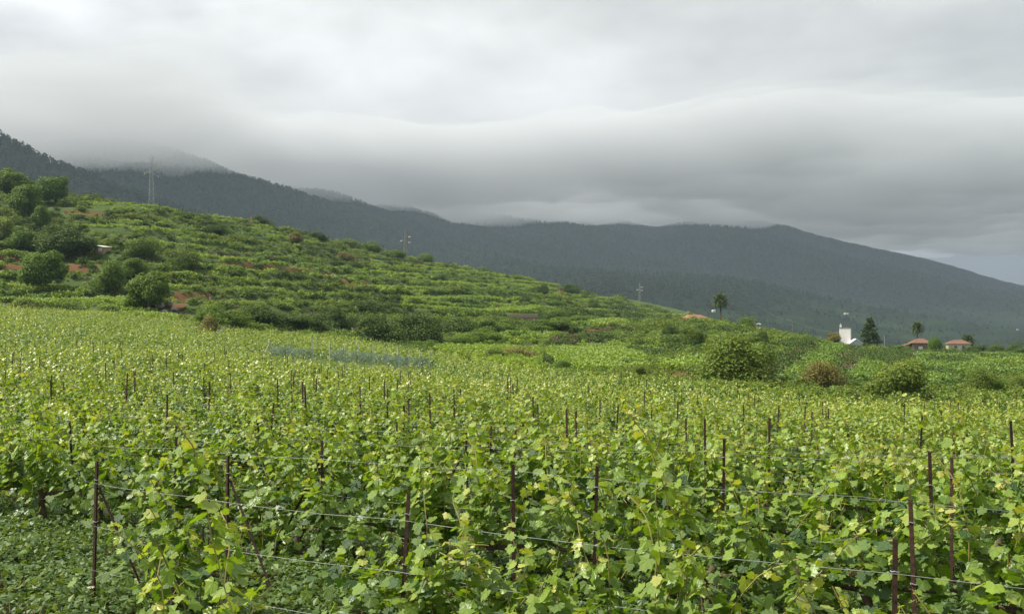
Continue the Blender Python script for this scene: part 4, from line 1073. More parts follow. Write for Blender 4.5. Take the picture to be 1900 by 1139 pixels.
# ------------------------------------------------------------------ pylons
def pylon(label, u, vtop, vbase, mat, y, arms=True, thick=1.0, wbase=2.2):
    X = (u - 950) / F * y; Z = gz1(X, y); h = (vbase - vtop) / F * y
    t = thing('pylon', label, 'pylon', (X, y, Z), random.uniform(0.2, 0.5), 'pylons carrying the power line')
    w0, w1 = wbase / 2, wbase * 0.2; r0 = 0.06 * thick
    wz = lambda z: w0 + (w1 - w0) * min(z / (h * 0.9), 1)
    for sx in (-1, 1):
        for sy in (-1, 1):
            mb = MB(); mb.tube([(sx * w0, sy * w0, -0.5), (sx * w1, sy * w1, h * 0.9), (sx * w1 * 0.5, sy * w1 * 0.5, h)], r0 * 1.25, 4); mb.build('leg', M[mat], t)
    mb = MB(); nb = 10
    for i in range(nb):
        za, zb_ = h * 0.9 * i / nb, h * 0.9 * (i + 1) / nb; a, b = wz(za), wz(zb_)
        for (p, q) in (((-a, -a), (b, -b)), ((a, -a), (a * 0 + b, b)), ((a, a), (-b, b)), ((-a, a), (-b, -b))):
            mb.tube([(*p, za), (*q, zb_)], r0 * 0.7, 3, False)
            mb.tube([(-p[0], p[1], za) if abs(p[0]) else (*p, za), (-q[0], q[1], zb_)], r0 * 0.7, 3, False)
        for (p, q) in (((-b, -b), (b, -b)), ((b, -b), (b, b)), ((b, b), (-b, b)), ((-b, b), (-b, -b))):
            mb.tube([(*p, zb_), (*q, zb_)], r0 * 0.6, 3, False)
    mb.build('bracing', M[mat], t)
    if arms:
        for zz, sgn, ln in ((0.93, 0, 0.25), (0.80, 1, 1.0), (0.66, -1, 1.0), (0.62, 1, 1.0)):
            L_ = 0.085 * h * ln + 0.8
            mb = MB()
            x1 = L_ * (sgn if sgn else 1)
            mb.tube([(0, 0, h * zz), (x1, 0, h * zz - 0.1)], r0 * 1.1, 4); mb.tube([(0, 0, h * zz + 0.7), (x1, 0, h * zz - 0.1)], r0 * 0.9, 4)
            if not sgn: mb.tube([(0, 0, h * zz), (-x1, 0, h * zz)], r0 * 1.1, 4)
            a = mb.build('cross_arm', M[mat], t)
            if sgn:
                mb = MB()
                mb.tube([(x1, 0, h * zz - 0.15), (x1, -0.4, h * zz - 0.25), (x1, -1.9, h * zz - 0.5)], [0.09 * thick, 0.17 * thick, 0.17 * thick], 6)
                mb.tube([(x1, 0, h * zz - 0.15), (x1, 0.4, h * zz - 0.25), (x1, 1.9, h * zz - 0.5)], [0.09 * thick, 0.17 * thick, 0.17 * thick], 6)
                mb.build('insulator', M['white'], a)
    return t
pylon('tall grey lattice pylon with pale insulators above the left hillside', 281, 283, 384, 'steel', 402, True, 1.0)
pylon('thin dark lattice pylon on the skyline in the middle', 752, 416, 474, 'steel_dark', 520, True, 1.1, 2.0)
pylon('faint far pylon left of the tall palm', 1187, 519, 553, 'steel_dark', 800, True, 0.9, 1.8)
pylon('far pylon with white insulators right of the green garden tree', 1401, 551, 592, 'steel_dark', 420, True, 1.0, 1.6)
def pole(name, label, u, vtop, y, r0=0.09, cross=True, mat='steel_dark'):
    X = (u - 950) / F * y; Z = gz1(X, y); h = (VH - vtop) / F * y - Z
    t = thing(name, label, 'pole', (X, y, Z), 0.3)
    mb = MB(); mb.tube([(0, 0, -0.5), (0, 0, h)], [r0 * 1.2, r0 * 0.8], 6); mb.build('shaft', M[mat], t)
    if cross:
        mb = MB(); mb.box(-0.55, 0.55, -0.05, 0.05, h - 0.5, h - 0.38); mb.build('cross_arm', M[mat], t)
pole('utility_pole', 'thin utility pole standing on the brow right of the knoll', 1470, 593, 330)
pole('mast', 'slim metal mast right of the conifer', 1641, 622, 306, 0.06, False, 'steel')
# wires from the pole towards the houses
def cable(label, a, b, sag):
    a, b = Vector(a), Vector(b); mb = MB()
    mb.tube([a.lerp(b, f) - Vector((0, 0, sag * 4 * f * (1 - f))) for f in np.linspace(0, 1, 12)], 0.035, 3)
    tag(mb.build('power_cable', M['steel_dark']), label, 'cable', 'overhead power cables')
_p = lambda u, v, y: ((u - 950) / F * y, y, -(v - VH) / F * y)
cable('power cable sagging left from the utility pole', _p(1405, 566, 420), _p(1470, 595, 330), 1.0)
cable('power cable sagging right from the utility pole', _p(1470, 595, 330), _p(1562, 618, 325), 0.8)

# ------------------------------------------------------------------ houses
def hip_roof(mb, w, d, z, rise, ov, ridge):
    x, y = w / 2 + ov, d / 2 + ov; rx = max(x - y * ridge, 0.05) if w > d else 0.05; ry = 0.05 if w > d else max(y - x * ridge, 0.05)
    th = 0.14
    v = [(-x, -y, z), (x, -y, z), (x, y, z), (-x, y, z), (-x, -y, z + th), (x, -y, z + th), (x, y, z + th), (-x, y, z + th), (-rx, -ry, z + rise), (rx, ry, z + rise)]
    mb.add(v, [(0, 3, 2, 1), (0, 1, 5, 4), (1, 2, 6, 5), (2, 3, 7, 6), (3, 0, 4, 7), (4, 5, 9, 8) if w > d else (4, 5, 8), (5, 6, 9) if w > d else (5, 6, 9, 8), (6, 7, 8, 9) if w > d else (6, 7, 9), (7, 4, 8) if w > d else (7, 4, 8, 9)])
    return mb
def place(u, y): 
    X = (u - 950) / F * y; return X, y, gz1(X, y)
def window(t, x, z, w, h, face_y, frame='white', shutter=False, pane='darkglass'):
    mb = MB(); f = 0.09
    mb.box(x - w / 2 - f, x - w / 2, face_y - 0.07, face_y + 0.02, z - f, z + h + f); mb.box(x + w / 2, x + w / 2 + f, face_y - 0.07, face_y + 0.02, z - f, z + h + f)
    mb.box(x - w / 2, x + w / 2, face_y - 0.07, face_y + 0.02, z + h, z + h + f); mb.box(x - w / 2, x + w / 2, face_y - 0.1, face_y + 0.02, z - f, z)
    wn = mb.build('window', M[frame], t)
    mb = MB(); mb.box(x - w / 2, x + w / 2, face_y - 0.03, face_y + 0.015, z, z + h); mb.build('pane', M[pane], wn)
# house with the orange hip roof
x, y, z = place(1288, 306)
t = thing('red_roofed_house', 'low white house with orange tiled hip roof behind the knoll', 'house', (x, y, z - 0.9), R(24))
mb = MB(); mb.box(-4.6, 4.6, -2.8, 2.8, -1.5, 2.25); mb.build('wall', M['white'], t)
mb = MB(); hip_roof(mb, 9.2, 5.6, 2.25, 1.5, 0.45, 0.9); mb.build('roof', M['tile'], t)
for xx in (-3.0, 0.4, 3.0): window(t, xx, 0.7, 0.9, 1.1, -2.8, 'plank')
# white tower house with shed roof
x, y, z = place(1571, 302)
t = thing('white_tower', 'tall blank white tower house with small chimney left of the conifer', 'house', (x - 0.4, y, z), R(-24))
mb = MB(); mb.box(-1.65, 1.65, -1.6, 1.6, -1.0, 5.7); mb.build('wall', M['white'], t)
mb = MB(); mb.box(-1.78, 1.78, -1.73, 1.73, 5.70, 5.86); rf = mb.build('roof', M['stone'], t)
mb = MB(); mb.box(-1.55, -1.05, -1.3, -0.8, 5.86, 6.7); mb.tube([(-1.3, -1.05, 6.7), (-1.3, -1.05, 7.1)], 0.07, 6); mb.build('chimney', M['white'], rf)
mb = MB(); mb.box(-1.1, -0.2, -1.66, -1.60, -0.9, 0.9); mb.build('door', M['plank'], t)
x2, y2, z2 = place(1586, 298)
t = thing('gabled_shed', 'small pale grey gabled shed leaning against the white tower', 'shed', (x2 + 0.1, y2, z2 - 0.5), R(-10))
mb = MB(); w, d, h, r_ = 1.7, 2.2, 1.9, 1.2
mb.add([(-w, -d, -0.6), (w, -d, -0.6), (w, d, -0.6), (-w, d, -0.6), (-w, -d, h), (w, -d, h), (w, d, h), (-w, d, h), (0, -d, h + r_), (0, d, h + r_)],
       [(0, 1, 5, 4), (1, 2, 6, 5), (2, 3, 7, 6), (3, 0, 4, 7), (4, 5, 8), (6, 7, 9), (0, 3, 2, 1)]); mb.build('wall', M['plastic'], t)
for sgn in (-1, 1):
    mb = MB(); o_ = 0.25
    a, b = (sgn * (w + o_), h - 0.18), (0, h + r_ + 0.03)
    mb.add([(a[0], -d - o_, a[1]), (b[0], -d - o_, b[1]), (b[0], d + o_, b[1]), (a[0], d + o_, a[1]), (a[0], -d - o_, a[1] + 0.16), (b[0], -d - o_, b[1] + 0.16), (b[0], d + o_, b[1] + 0.16), (a[0], d + o_, a[1] + 0.16)],
           [(0, 1, 2, 3), (4, 7, 6, 5), (0, 4, 5, 1), (1, 5, 6, 2), (2, 6, 7, 3), (3, 7, 4, 0)]); mb.build('roof', M['white'], t)
mb = MB(); mb.box(0.9, 1.5, -2.25, -2.2, -0.5, 1.2); mb.build('door', M['white'], t)
# stone house
x, y, z = place(1709, 312)
t = thing('stone_house', 'old brown stone house with a white panel on its wall', 'house', (x, y, z + 0.7), R(-12))
mb = MB(); mb.box(-3.1, 2.6, -2.4, 2.4, -2.0, 2.6); mb.build('wall', M['stone'], t)
mb = MB(); hip_roof(mb, 5.7, 4.8, 2.6, 1.5, 0.35, 0.8); rfo = mb.build('roof', M['tile_old'], t); rfo.location = (-0.25, 0, 0)
mb = MB(); mb.box(-5.4, -3.1, -2.0, 2.0, -2.0, 1.7); mb.build('lean_to', M['stone'], t)
mb = MB(); mb.add([(-5.7, -2.3, 1.72), (-3.0, -2.3, 2.55), (-3.0, 2.3, 2.55), (-5.7, 2.3, 1.72), (-5.7, -2.3, 1.9), (-3.0, -2.3, 2.73), (-3.0, 2.3, 2.73), (-5.7, 2.3, 1.9)], [(0, 3, 2, 1), (4, 5, 6, 7), (0, 1, 5, 4), (1, 2, 6, 5), (2, 3, 7, 6), (3, 0, 4, 7)]); mb.build('lean_to_roof', M['tile_old'], t)
window(t, -0.6, 0.7, 1.3, 1.0, -2.4, 'darkglass', pane='white')
mb = MB(); mb.box(-2.6, -1.9, -2.46, -2.4, -0.9, 0.5); mb.build('door', M['darkglass'], t)
# cream house
x, y, z = place(1778, 318)
t = thing('cream_house', 'small cream house with red brown hip roof and two dark windows', 'house', (x, y, z + 0.9), R(-14))
mb = MB(); mb.box(-3.3, 3.3, -2.3, 2.3, -2.2, 2.75); mb.build('wall', M['cream'], t)
mb = MB(); hip_roof(mb, 6.6, 4.6, 2.75, 1.35, 0.4, 0.85); mb.build('roof', M['tile_old'], t)
for xx in (-1.2, 1.1): window(t, xx, 1.15, 0.75, 1.0, -2.3, 'plank')
# low walls left of the tower
x, y, z = place(1514, 300)
t = thing('stone_hut', 'low dark stone hut with a flat roof left of the ochre wall', 'hut', (x, y, z), R(-8))
mb = MB(); mb.box(-1.9, 1.9, -1.2, 1.2, -0.5, 1.2); mb.build('wall', M['stone'], t)
mb = MB(); mb.box(-0.6, 1.9, -1.1, 1.1, 1.2, 2.0); mb.build('water_tank', M['steel_dark'], t)
x, y, z = place(1533, 299)
t = thing('ochre_wall', 'short ochre plastered wall left of the white tower', 'wall', (x, y, z), R(-10))
mb = MB(); mb.box(-1.9, 1.9, -0.2, 0.2, -0.8, 1.15); mb.build('panel', M['ochre'], t)
mb = MB(); mb.box(-2.0, 2.0, -0.26, 0.26, 1.15, 1.25); mb.build('coping', M['cream'], t)
# white parked trailer under the mast
x, y, z = place(1641, 296)
t = thing('white_canopy', 'small white awning on a frame below the mast', 'awning', (x, y, z), R(-16))
mb = MB()
mb.add([(-1.9, -1.0, 1.05), (0, -1.1, 1.75), (1.9, -1.0, 1.15), (1.9, 1.0, 1.15), (0, 1.1, 1.75), (-1.9, 1.0, 1.05), (-1.9, -1.0, 1.0), (0, -1.1, 1.66), (1.9, -1.0, 1.1), (1.9, 1.0, 1.1), (0, 1.1, 1.66), (-1.9, 1.0, 1.0)],
       [(0, 1, 4, 5), (1, 2, 3, 4), (6, 11, 10, 7), (7, 10, 9, 8), (0, 6, 7, 1), (1, 7, 8, 2), (3, 9, 10, 4), (4, 10, 11, 5)]); mb.build('cover', M['white'], t)
for xx in (-1.8, 1.8):
    for yy in (-0.9, 0.9):
        mb = MB(); mb.tube([(xx, yy, -0.3), (xx, yy, 1.1)], 0.05, 5); mb.build('leg', M['steel'], t)
# white tanks and small far buildings
for (u, yy, sc, lb) in ((1200, 335, 0.9, 'small white domed water tank left of the orange roofed house'),):
    x, y, z = place(u, yy)
    t = thing('water_tank', lb, 'tank', (x, y, z))
    mb = MB(); mb.tube([(0, 0, -0.3), (0, 0, 0.9)], 0.85 * sc, 14); mb.build('drum', M['white'], t, True)
    mb = MB(); mb.tube([(0, 0, 0.9), (0, 0, 1.25), (0, 0, 1.42)], [0.85 * sc, 0.55 * sc, 0.12], 14); mb.build('lid', M['white'], t, True)
x, y, z = place(1216, 335); t = thing('low_white_wall', 'low white garden wall beside the domed tank', 'wall', (x, y, z))
mb = MB(); mb.box(-1.6, 1.6, -0.15, 0.15, -0.4, 0.85); mb.build('panel', M['white'], t); mb = MB(); mb.box(-1.7, 1.7, -0.2, 0.2, 0.85, 0.95); mb.build('coping', M['white'], t)
x, y, z = hit(1105, 560, 380)
t = thing('white_pillar', 'small white pillar on the brow of the terraced hill', 'pillar', (x, y, z)); mb = MB(); mb.box(-0.5, 0.5, -0.5, 0.5, -0.5, 2.0); mb.build('shaft', M['white'], t); mb = MB(); mb.box(-0.65, 0.65, -0.65, 0.65, 2.0, 2.25); mb.build('cap', M['white'], t)
x, y, z = hit(1170, 578, 330)
t = thing('grey_hut', 'small dark grey hut with a pale pillar on the terraces', 'hut', (x, y, z), R(15))
mb = MB(); mb.box(-1.6, 1.8, -1.4, 1.4, -0.5, 1.9); mb.build('wall', M['steel_dark'], t); mb = MB(); mb.box(-1.8, 2.0, -1.6, 1.6, 1.9, 2.05); mb.build('roof', M['stone'], t)
mb = MB(); mb.box(-2.3, -1.85, -1.6, -1.15, -0.5, 3.0); mb.build('pillar', M['pale_post'], t)
def far_house(u, v, w, label, yq=None, roof='tile_old'):
    us, s, X, Y, Z = MT[4]
    i = int(np.argmin(np.abs(us - u))); vv = VH - Z[:, i] / Y[:, i] * F
    j = int(np.argmax(vv <= v)); x_, y_, z_ = X[j, i], Y[j, i], Z[j, i]
    t = thing('far_house', label, 'house', (x_, y_, z_), random.uniform(-0.4, 0.4), 'tiny houses on the far slope')
    mb = MB(); mb.box(-w / 2, w / 2, -w * 0.4, w * 0.4, -4, w * 0.42); mb.build('wall', M['white'], t)
    mb = MB(); hip_roof(mb, w, w * 0.8, w * 0.42, w * 0.18, 0.3, 0.9); mb.build('roof', M[roof], t)
    window(t, 0, 0.8, w * 0.15, w * 0.14, -w * 0.4)
far_house(1887, 614, 5, 'tiny far white house near the right edge of the slope', roof='white')
far_house(1570, 589, 7, 'tiny far house above the white tower')
far_house(1325, 583, 5, 'tiny far white house beside the crown of the tall palm', roof='white')

# ------------------------------------------------------------------ palms and conifer
def palm(label, u, vtop, y, hw, lean=0.0, trunk_h=None):
    X = (u - 950) / F * y; Z = gz1(X, y); h = (VH - vtop) / F * y - Z
    t = thing('palm_tree', label, 'palm', (X, y, Z), 0, 'palms among the houses')
    rc = hw / F * y; hc = h - rc * 0.75
    mb = MB(); r_ = random.Random(u)
    mb.tube([(0, 0, -0.3), (0.04, 0, hc * 0.3), (lean * 0.5, 0, hc * 0.7), (lean, 0, hc)], [0.30, 0.22, 0.20, 0.26], 9); mb.build('trunk', M['wood'], t, True)
    rr = np.random.default_rng(u); P, T_, N_, S_, C_ = [], [], [], [], []
    ribs = MB()
    for i in range(84):
        az = i * 2.399 + r_.uniform(-0.2, 0.2); el = math.asin(1 - 1.55 * (i + 0.5) / 84)
        d = np.array([math.cos(az) * math.cos(el), math.sin(az) * math.cos(el), math.sin(el)])
        p = np.array([lean, 0, hc]); pts = [p.copy()]; m_ = 10
        for q in range(m_):
            d = d + np.array([0, 0, -0.10 - 0.03 * (el < 0.3)]); d /= np.linalg.norm(d); p = p + d * rc * 1.15 / m_; pts.append(p.copy())
            sd_ = np.cross(d, [0, 0, 1.0]); sd_ /= np.linalg.norm(sd_) + 1e-6
            for sg in (-1, 1):
                P.append(p); T_.append(sg * sd_ + d * 0.7 + np.array([0, 0, -0.35])); N_.append(np.cross(sd_, d) + 0.3 * rr.normal(size=3)); S_.append(rc * 0.30 * (1.1 - 0.6 * q / m_)); C_.append(np.clip(0.45 + 0.3 * (el > 0.5) * 0 + 0.2 * rr.normal() + (0.12 if el < -0.2 else 0), 0, 1))
        ribs.tube(pts[::3], 0.03, 3, False)
    tm = (DIALEAF[0] * np.array([0.75, 1, 1]), DIALEAF[1])
    cr = new_obj('crown', leaf_mesh('crown', [leaves_np(np.array(P), np.array(T_), np.array(N_), np.array(S_), np.array(C_), tm)], M['palm']), t)
    ribs.build('frond_ribs', M['palm'], cr)
palm('tall palm with a round head above the knoll', 1337, 545, 300, 15)
palm('small palm standing behind the stone house', 1702, 598, 330, 12)
palm('short bushy palm right behind the cream house', 1795, 621, 328, 13)
x, y, z = place(1614, 300)
h = (652 - 591) / F * 300 + 0.6
t = thing('conifer_tree', 'tall dark green conifer right of the white tower', 'conifer', (x, y, z - 0.6))
mb = MB(); mb.tube([(0, 0, 0), (0, 0, h * 0.5), (0.1, 0, h * 0.97)], [0.28, 0.16, 0.03], 7); tr = mb.build('trunk', M['wood'], t, True)
r_ = np.random.default_rng(5); P, T_, N_, S_, C_ = [], [], [], [], []
br_ = MB()
for i in range(150):
    f = (i + r_.random()) / 150; zz = h * (0.04 + 0.94 * f); ln = (1 - f) ** 0.9 * 4.6 * r_.uniform(0.75, 1.1) + 0.25; az = r_.random() * 6.283
    d = np.array([math.cos(az), math.sin(az), -0.05 + 0.35 * f]); end = np.array([0, 0, zz]) + d * ln
    br_.tube([(0, 0, zz), tuple(end)], [0.05, 0.012], 3, False)
    for q in range(int(14 + 22 * (1 - f))):
        g = 0.25 + 0.75 * r_.random(); p = np.array([0, 0, zz]) + d * ln * g
        P.append(p + r_.normal(0, 0.10, 3)); sd_ = np.array([-d[1], d[0], 0]) * r_.choice([-1, 1]); T_.append(d * 0.8 + sd_ * 0.8 + np.array([0, 0, -0.3])); N_.append(np.array([0, 0, 1]) + 0.5 * r_.normal(size=3)); S_.append(r_.uniform(0.35, 0.7)); C_.append(np.clip(0.45 + 0.25 * r_.normal(), 0, 1))
cr = new_obj('crown', leaf_mesh('crown', [leaves_np(np.array(P), np.array(T_), np.array(N_), np.array(S_), np.array(C_), (DIALEAF[0] * np.array([0.95, 1, 1]), DIALEAF[1]))], M['darkbush']), t)
br_.build('branches', M['wood'], cr)

# ------------------------------------------------------------------ netted fence at the far side of the field
px_ = [(u, 112 - 0.008 * (u - 500)) for u in (500, 534, 580, 612, 641, 666, 693, 715, 738, 759, 780)] + [(797, 112.5)]
t = thing('netted_fence', 'pale posts with sagging teal netting across the far vineyard', 'fence')
pts = []
for (u, yy) in px_:
    X = (u - 950) / F * yy; Z = gz1(X, yy); pts.append(Vector((X, yy, Z)))
    h = random.uniform(1.95, 2.35)
    mb = MB(); mb.tube([(X, yy, Z - 0.3), (X + random.uniform(-0.04, 0.04), yy, Z + h)], 0.065, 6); mb.build('post', M['pale_post'], t)
mb = MB(); mb.tube([pts[0] + Vector((0, 0, 1.5)), pts[0] + Vector((-0.9, -0.2, 0))], 0.05, 5); mb.build('brace', M['pale_post'], t)
for i, (a, b) in enumerate(zip(pts[:-1], pts[1:])):
    if i == 2: continue
    nx, nz = 8, 5; v_ = []
    for j in range(nz + 1):
        for q in range(nx + 1):
            f = q / nx; p = a.lerp(b, f); g = j / nz
            top = 1.42 - 0.12 * 4 * f * (1 - f)
            v_.append((p.x, p.y - 0.075 - 0.10 * math.sin(math.pi * f) * math.sin(3 * g), p.z + 0.02 + g * top))
    fs = [(j * (nx + 1) + q, j * (nx + 1) + q + 1, (j + 1) * (nx + 1) + q + 1, (j + 1) * (nx + 1) + q) for j in range(nz) for q in range(nx)]
    mb = MB(); mb.add(v_, fs); mb.build('net_panel', M['net'], t, True)

# ------------------------------------------------------------------ walls, hut, rocks on the hillside
def stone_wall(name, label, u0, u1, v, h, y0, cat='wall', mat='stone', n=9, pier=False):
    xa, ya, za = hit(u0, v, y0); yb = ya; xb = (u1 - 950) / F * yb; zb_ = gz1(xb, yb)
    t = thing(name, label, cat, (xa, ya, min(za, zb_)))
    r_ = random.Random(u0); L_ = xb - xa; z0 = -0.6; rows = max(3, int(h / 0.36))
    bmx = [MB() for _ in range(1)]
    # courses of roughly dressed stones, each its own block
    for j in range(rows):
        x_ = 0.0; zj = z0 + (h + 0.6) * j / rows; hj = (h + 0.6) / rows - 0.04
        while x_ < L_ - 0.1:
            w = min(r_.uniform(0.4, 0.9), L_ - x_); q = r_.uniform(-0.06, 0.06)
            mb = bmx[0]; mb.box(x_ + 0.02, x_ + w - 0.02, -0.28 + q, 0.28, zj, zj + hj * r_.uniform(0.92, 1.0)); x_ += w
    tag(bmx[0].build('stones', M[mat], t), kind='stuff')
    mb = MB(); mb.box(0.03, L_ - 0.03, -0.18, 0.24, z0, h - 0.06); mb.build('fill', M['stone'], t)
    if pier:
        mb = MB(); mb.box(L_ + 0.01, L_ + 0.6, -0.35, 0.3, z0, h + 0.35); mb.build('pier', M['rock'], t)
    return t
stone_wall('stone_wall', 'dry stone terrace wall with a pier at its right end', 362, 398, 474, 2.3, 250, pier=True)
stone_wall('stone_wall', 'long low dark stone wall under the terraces near the second pylon', 855, 905, 497, 1.0, 380)
stone_wall('stone_wall', 'dark stone bank wall right of the ochre bush', 640, 690, 490, 1.4, 300)
# plank retaining wall in the middle of the terraces
xa, ya, za = hit(942, 598, 190); L_ = (998 - 942) / F * ya
t = thing('plank_wall', 'weathered plank retaining wall with a pale top rail', 'wall', (xa, ya, za + 0.9), R(6))
nb = 9
for i in range(nb):
    mb = MB(); w = L_ / nb; mb.box(i * w + 0.015, (i + 1) * w - 0.015, -0.05, 0.03, 0.55, 1.45 + random.uniform(-0.02, 0.02)); mb.build('plank', M['plank'], t)
mb = MB(); mb.box(-0.1, L_ + 0.1, -0.12, -0.055, 1.28, 1.42); mb.build('rail', M['pale_post'], t)
mb = MB(); mb.box(-0.1, L_ + 0.1, -0.22, 0.3, -1.6, 0.55); mb.build('footing', M['stone'], t)
# sheeted hut
x, y, z = hit(190, 470, 220)
t = thing('sheeted_hut', 'small wooden hut patched with white sheets among the trees', 'hut', (x, y, z), R(-25))
mb = MB(); mb.box(-1.8, 1.8, -1.2, 1.2, -0.4, 1.7); mb.build('wall', M['plank'], t)
mb = MB(); mb.add([(-2, -1.4, 2.15), (2, -1.4, 1.6), (2, 1.4, 1.75), (-2, 1.4, 2.3), (-2, -1.4, 2.22), (2, -1.4, 1.67), (2, 1.4, 1.82), (-2, 1.4, 2.37)], [(0, 3, 2, 1), (4, 5, 6, 7), (0, 1, 5, 4), (1, 2, 6, 5), (2, 3, 7, 6), (3, 0, 4, 7)]); mb.build('roof', M['white'], t)
mb = MB(); mb.box(-0.3, 1.2, -1.26, -1.21, 0.5, 1.45); mb.build('sheet', M['white'], t)
# ochre posts on the skyline
for i, (u, hh, lb) in enumerate(((428, 1.6, 'left ochre post on the skyline'), (446, 1.4, 'middle ochre post on the skyline'), (466, 2.4, 'tallest ochre post on the skyline'))):
    x, y, z = hit(u, 412, 380); t = thing('ochre_post', lb, 'post', (x, y, z), 0, 'ochre posts on the skyline')
    mb = MB(); mb.box(-0.3, 0.3, -0.3, 0.3, -0.4, hh); mb.build('shaft', M['ochre'], t); mb = MB(); mb.box(-0.36, 0.36, -0.36, 0.36, hh, hh + 0.15); mb.build('cap', M['ochre'], t)
# terracotta water channel
t = thing('water_channel', 'terracotta and white water channel running down the scrub slope', 'channel')
seg = [(620, 519), (632, 520), (645, 522), (658, 525), (671, 528), (684, 532)]
prev = None
for i, (u, v) in enumerate(seg):
    x, y, z = hit(u, v, 230); q = Vector((x, y if prev is None else prev.y + 0.5, 0)); q.x = (u - 950) / F * q.y; q.z = gz1(q.x, q.y) + 0.9
    if prev is not None:
        d = (q - prev); sx = Vector((0, 0.35, 0)); mb = MB(); up = Vector((0, 0, 0.55)); dn = Vector((0, 0, -1.2))
        v_ = [prev - sx + dn, q - sx + dn, q + sx + dn, prev + sx + dn, prev - sx + up, q - sx + up, q + sx + up, prev + sx + up]
        mb.add([tuple(a) for a in v_], [(0, 3, 2, 1), (4, 5, 6, 7), (0, 1, 5, 4), (1, 2, 6, 5), (2, 3, 7, 6), (3, 0, 4, 7)]); mb.build('channel_section', M['white'] if i == 1 else M['pipe'], t)
    prev = q
# boulders
def rock_mesh(seed):
    r_ = np.random.default_rng(seed); bm = bmesh.new(); bmesh.ops.create_icosphere(bm, subdivisions=2, radius=1)
    for v in bm.verts:
        n = vnoise(np.array([v.co.x * 1.7 + seed]), np.array([v.co.y * 1.7 + v.co.z * 1.3]))[0]
        v.co *= 0.75 + 0.55 * n; v.co.z *= 0.75
    me = bpy.data.meshes.new('boulder'); bm.to_mesh(me); bm.free(); me.materials.append(M['rock']); return me
for i, (u, v, r0, lb) in enumerate(((300, 566, 1.0, 'largest grey boulder below the dense green tree'), (316, 563, 0.9, 'grey boulder right of the largest boulder'), (326, 572, 0.7, 'small grey boulder at the right of the boulders'), (308, 575, 0.6, 'small grey boulder in front of the other boulders'))):
    x, y, z = hit(u, v + 6, 185); o = new_obj('boulder', rock_mesh(i), None, (x, y - 1, z + 0.5 * r0), i * 1.3, r0); tag(o, lb, 'boulder', 'boulders on the slope')
# grey box at the field edge
x, y, z = hit(409, 630, 150)
t = thing('grey_box', 'grey metal box beside the rusty brown bush', 'box', (x, y, z), R(12))
mb = MB(); mb.box(-0.42, 0.42, -0.35, 0.35, -0.1, 1.15); mb.build('body', M['plastic'], t); mb = MB(); mb.box(-0.47, 0.47, -0.40, 0.40, 1.15, 1.24); mb.build('lid', M['plastic'], t)
# daisies in the weedy corner
for i, (u, yy, lb) in enumerate(((168, 9.6, 'white daisy beside the end stake of the nearest row'), (296, 9.0, 'white daisy in the weeds right of the end stake'))):
    X = (u - 950) / F * yy; Z = gz1(X, yy); t = thing('daisy', lb, 'flower', (X, yy, Z), 0, 'daisies in the weeds')
    mb = MB(); mb.tube([(0, 0, 0), (0.01, 0, 0.15), (0, 0, 0.28)], 0.003, 4); mb.build('stem', M['cane'], t)
    mb = MB()
    for k in range(10):
        a = k * 0.628; c_, s_ = math.cos(a), math.sin(a)
        mb.add([(0.008 * c_, 0.008 * s_, 0.28), (0.03 * math.cos(a - 0.25), 0.03 * math.sin(a - 0.25), 0.284), (0.038 * c_, 0.038 * s_, 0.28), (0.03 * math.cos(a + 0.25), 0.03 * math.sin(a + 0.25), 0.284)], [(0, 1, 2, 3)])
    mb.build('petals', M['white'], t); mb = MB(); mb.tube([(0, 0, 0.277), (0, 0, 0.29)], 0.010, 8); mb.build('disc', M['ochre'], t)

# ------------------------------------------------------------------ air
def vol_mat(name, color, density, aniso=0.0):
    m = bpy.data.materials.new(name); m.use_nodes = True; t = m.node_tree; t.nodes.clear()
    o = t.nodes.new('ShaderNodeOutputMaterial'); v = t.nodes.new('ShaderNodeVolumePrincipled')
    v.inputs['Color'].default_value = (*color, 1); v.inputs['Density'].default_value = density; v.inputs['Anisotropy'].default_value = aniso
    t.links.new(v.outputs[0], o.inputs['Volume']); return m
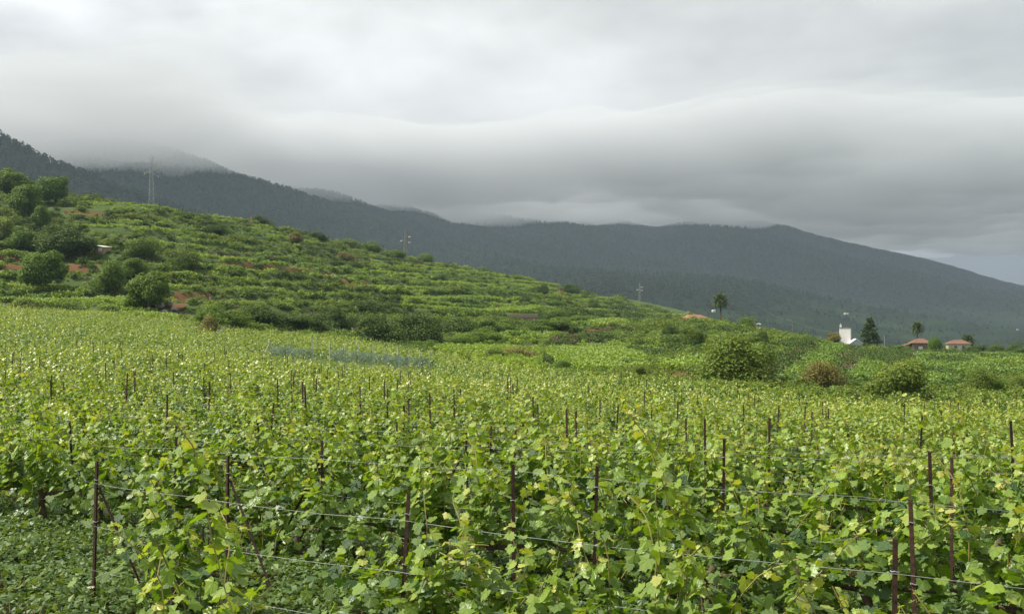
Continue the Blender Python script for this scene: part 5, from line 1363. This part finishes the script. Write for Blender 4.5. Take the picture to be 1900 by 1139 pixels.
# cloud deck resting on the mountain tops: a lumpy underside, thinning out towards its near edge
gx = np.arange(-5200, 7600, 55.0); gy = np.arange(1500, 7600, 50.0)
CX, CY = np.meshgrid(gx, gy)
shift_ = 700 * (1 - smooth(-0.36, -0.22, CX / CY))
edge = smooth(1500, 1700, CY) * smooth(1900, 3400, CY + shift_ + 500 * (fbm(CX / 700, CY / 700, 3) - 0.5)) * (1 - smooth(6500, 7500, CY)) * smooth(-5200, -4000, CX) * (1 - smooth(6300, 7500, CX))
base = np.interp(CX / CY, [-0.6, -0.36, -0.28, -0.2, 0.0, 0.2, 0.3, 0.5], [345, 348, 388, 408, 415, 432, 456, 462])
base = base + (130 * (fbm(CX / 330 + 5, CY / 330, 4) - 0.5) + 45 * (fbm(CX / 150 - 7, CY / 150, 3) - 0.5)) * (0.15 + 0.85 * edge) + 90 * (1 - edge)
thick = 14 + edge ** 1.4 * (190 + 220 * (fbm(CX / 600, CY / 600, 4) - 0.4))
b_ = np.stack([CX.ravel(), CY.ravel(), base.ravel()], 1); t_ = np.stack([CX.ravel(), CY.ravel(), (base + thick).ravel()], 1)
r_, c_ = CX.shape; ig = np.arange(r_ * c_).reshape(r_, c_); nn_ = r_ * c_
q = np.stack([ig[:-1, :-1].ravel(), ig[1:, :-1].ravel(), ig[1:, 1:].ravel(), ig[:-1, 1:].ravel()], 1)
rimi = np.concatenate([ig[0, :], ig[1:, -1], ig[-1, -2::-1], ig[-2:0:-1, 0]]); rj = np.roll(rimi, -1)
sides = np.stack([rimi, rj, rj + nn_, rimi + nn_], 1)
me = np_mesh('cloud_bank', np.concatenate([b_, t_]), [q, q[:, ::-1] + nn_, sides], (vol_mat('cloud_vapour', (0.80, 0.83, 0.865), 0.0056),), None, True)
tag(new_obj('cloud_bank', me), 'grey cloud deck hanging on the mountain tops', 'cloud', None, 'stuff')
hz = MB(); hz.box(-13000, 13000, -9500, 8200, -130, 760)
tag(hz.build('haze', vol_mat('moist_air', (0.66, 0.82, 1.0), 6.8e-5)), 'thin grey haze in the valley air', 'haze', None, 'stuff')
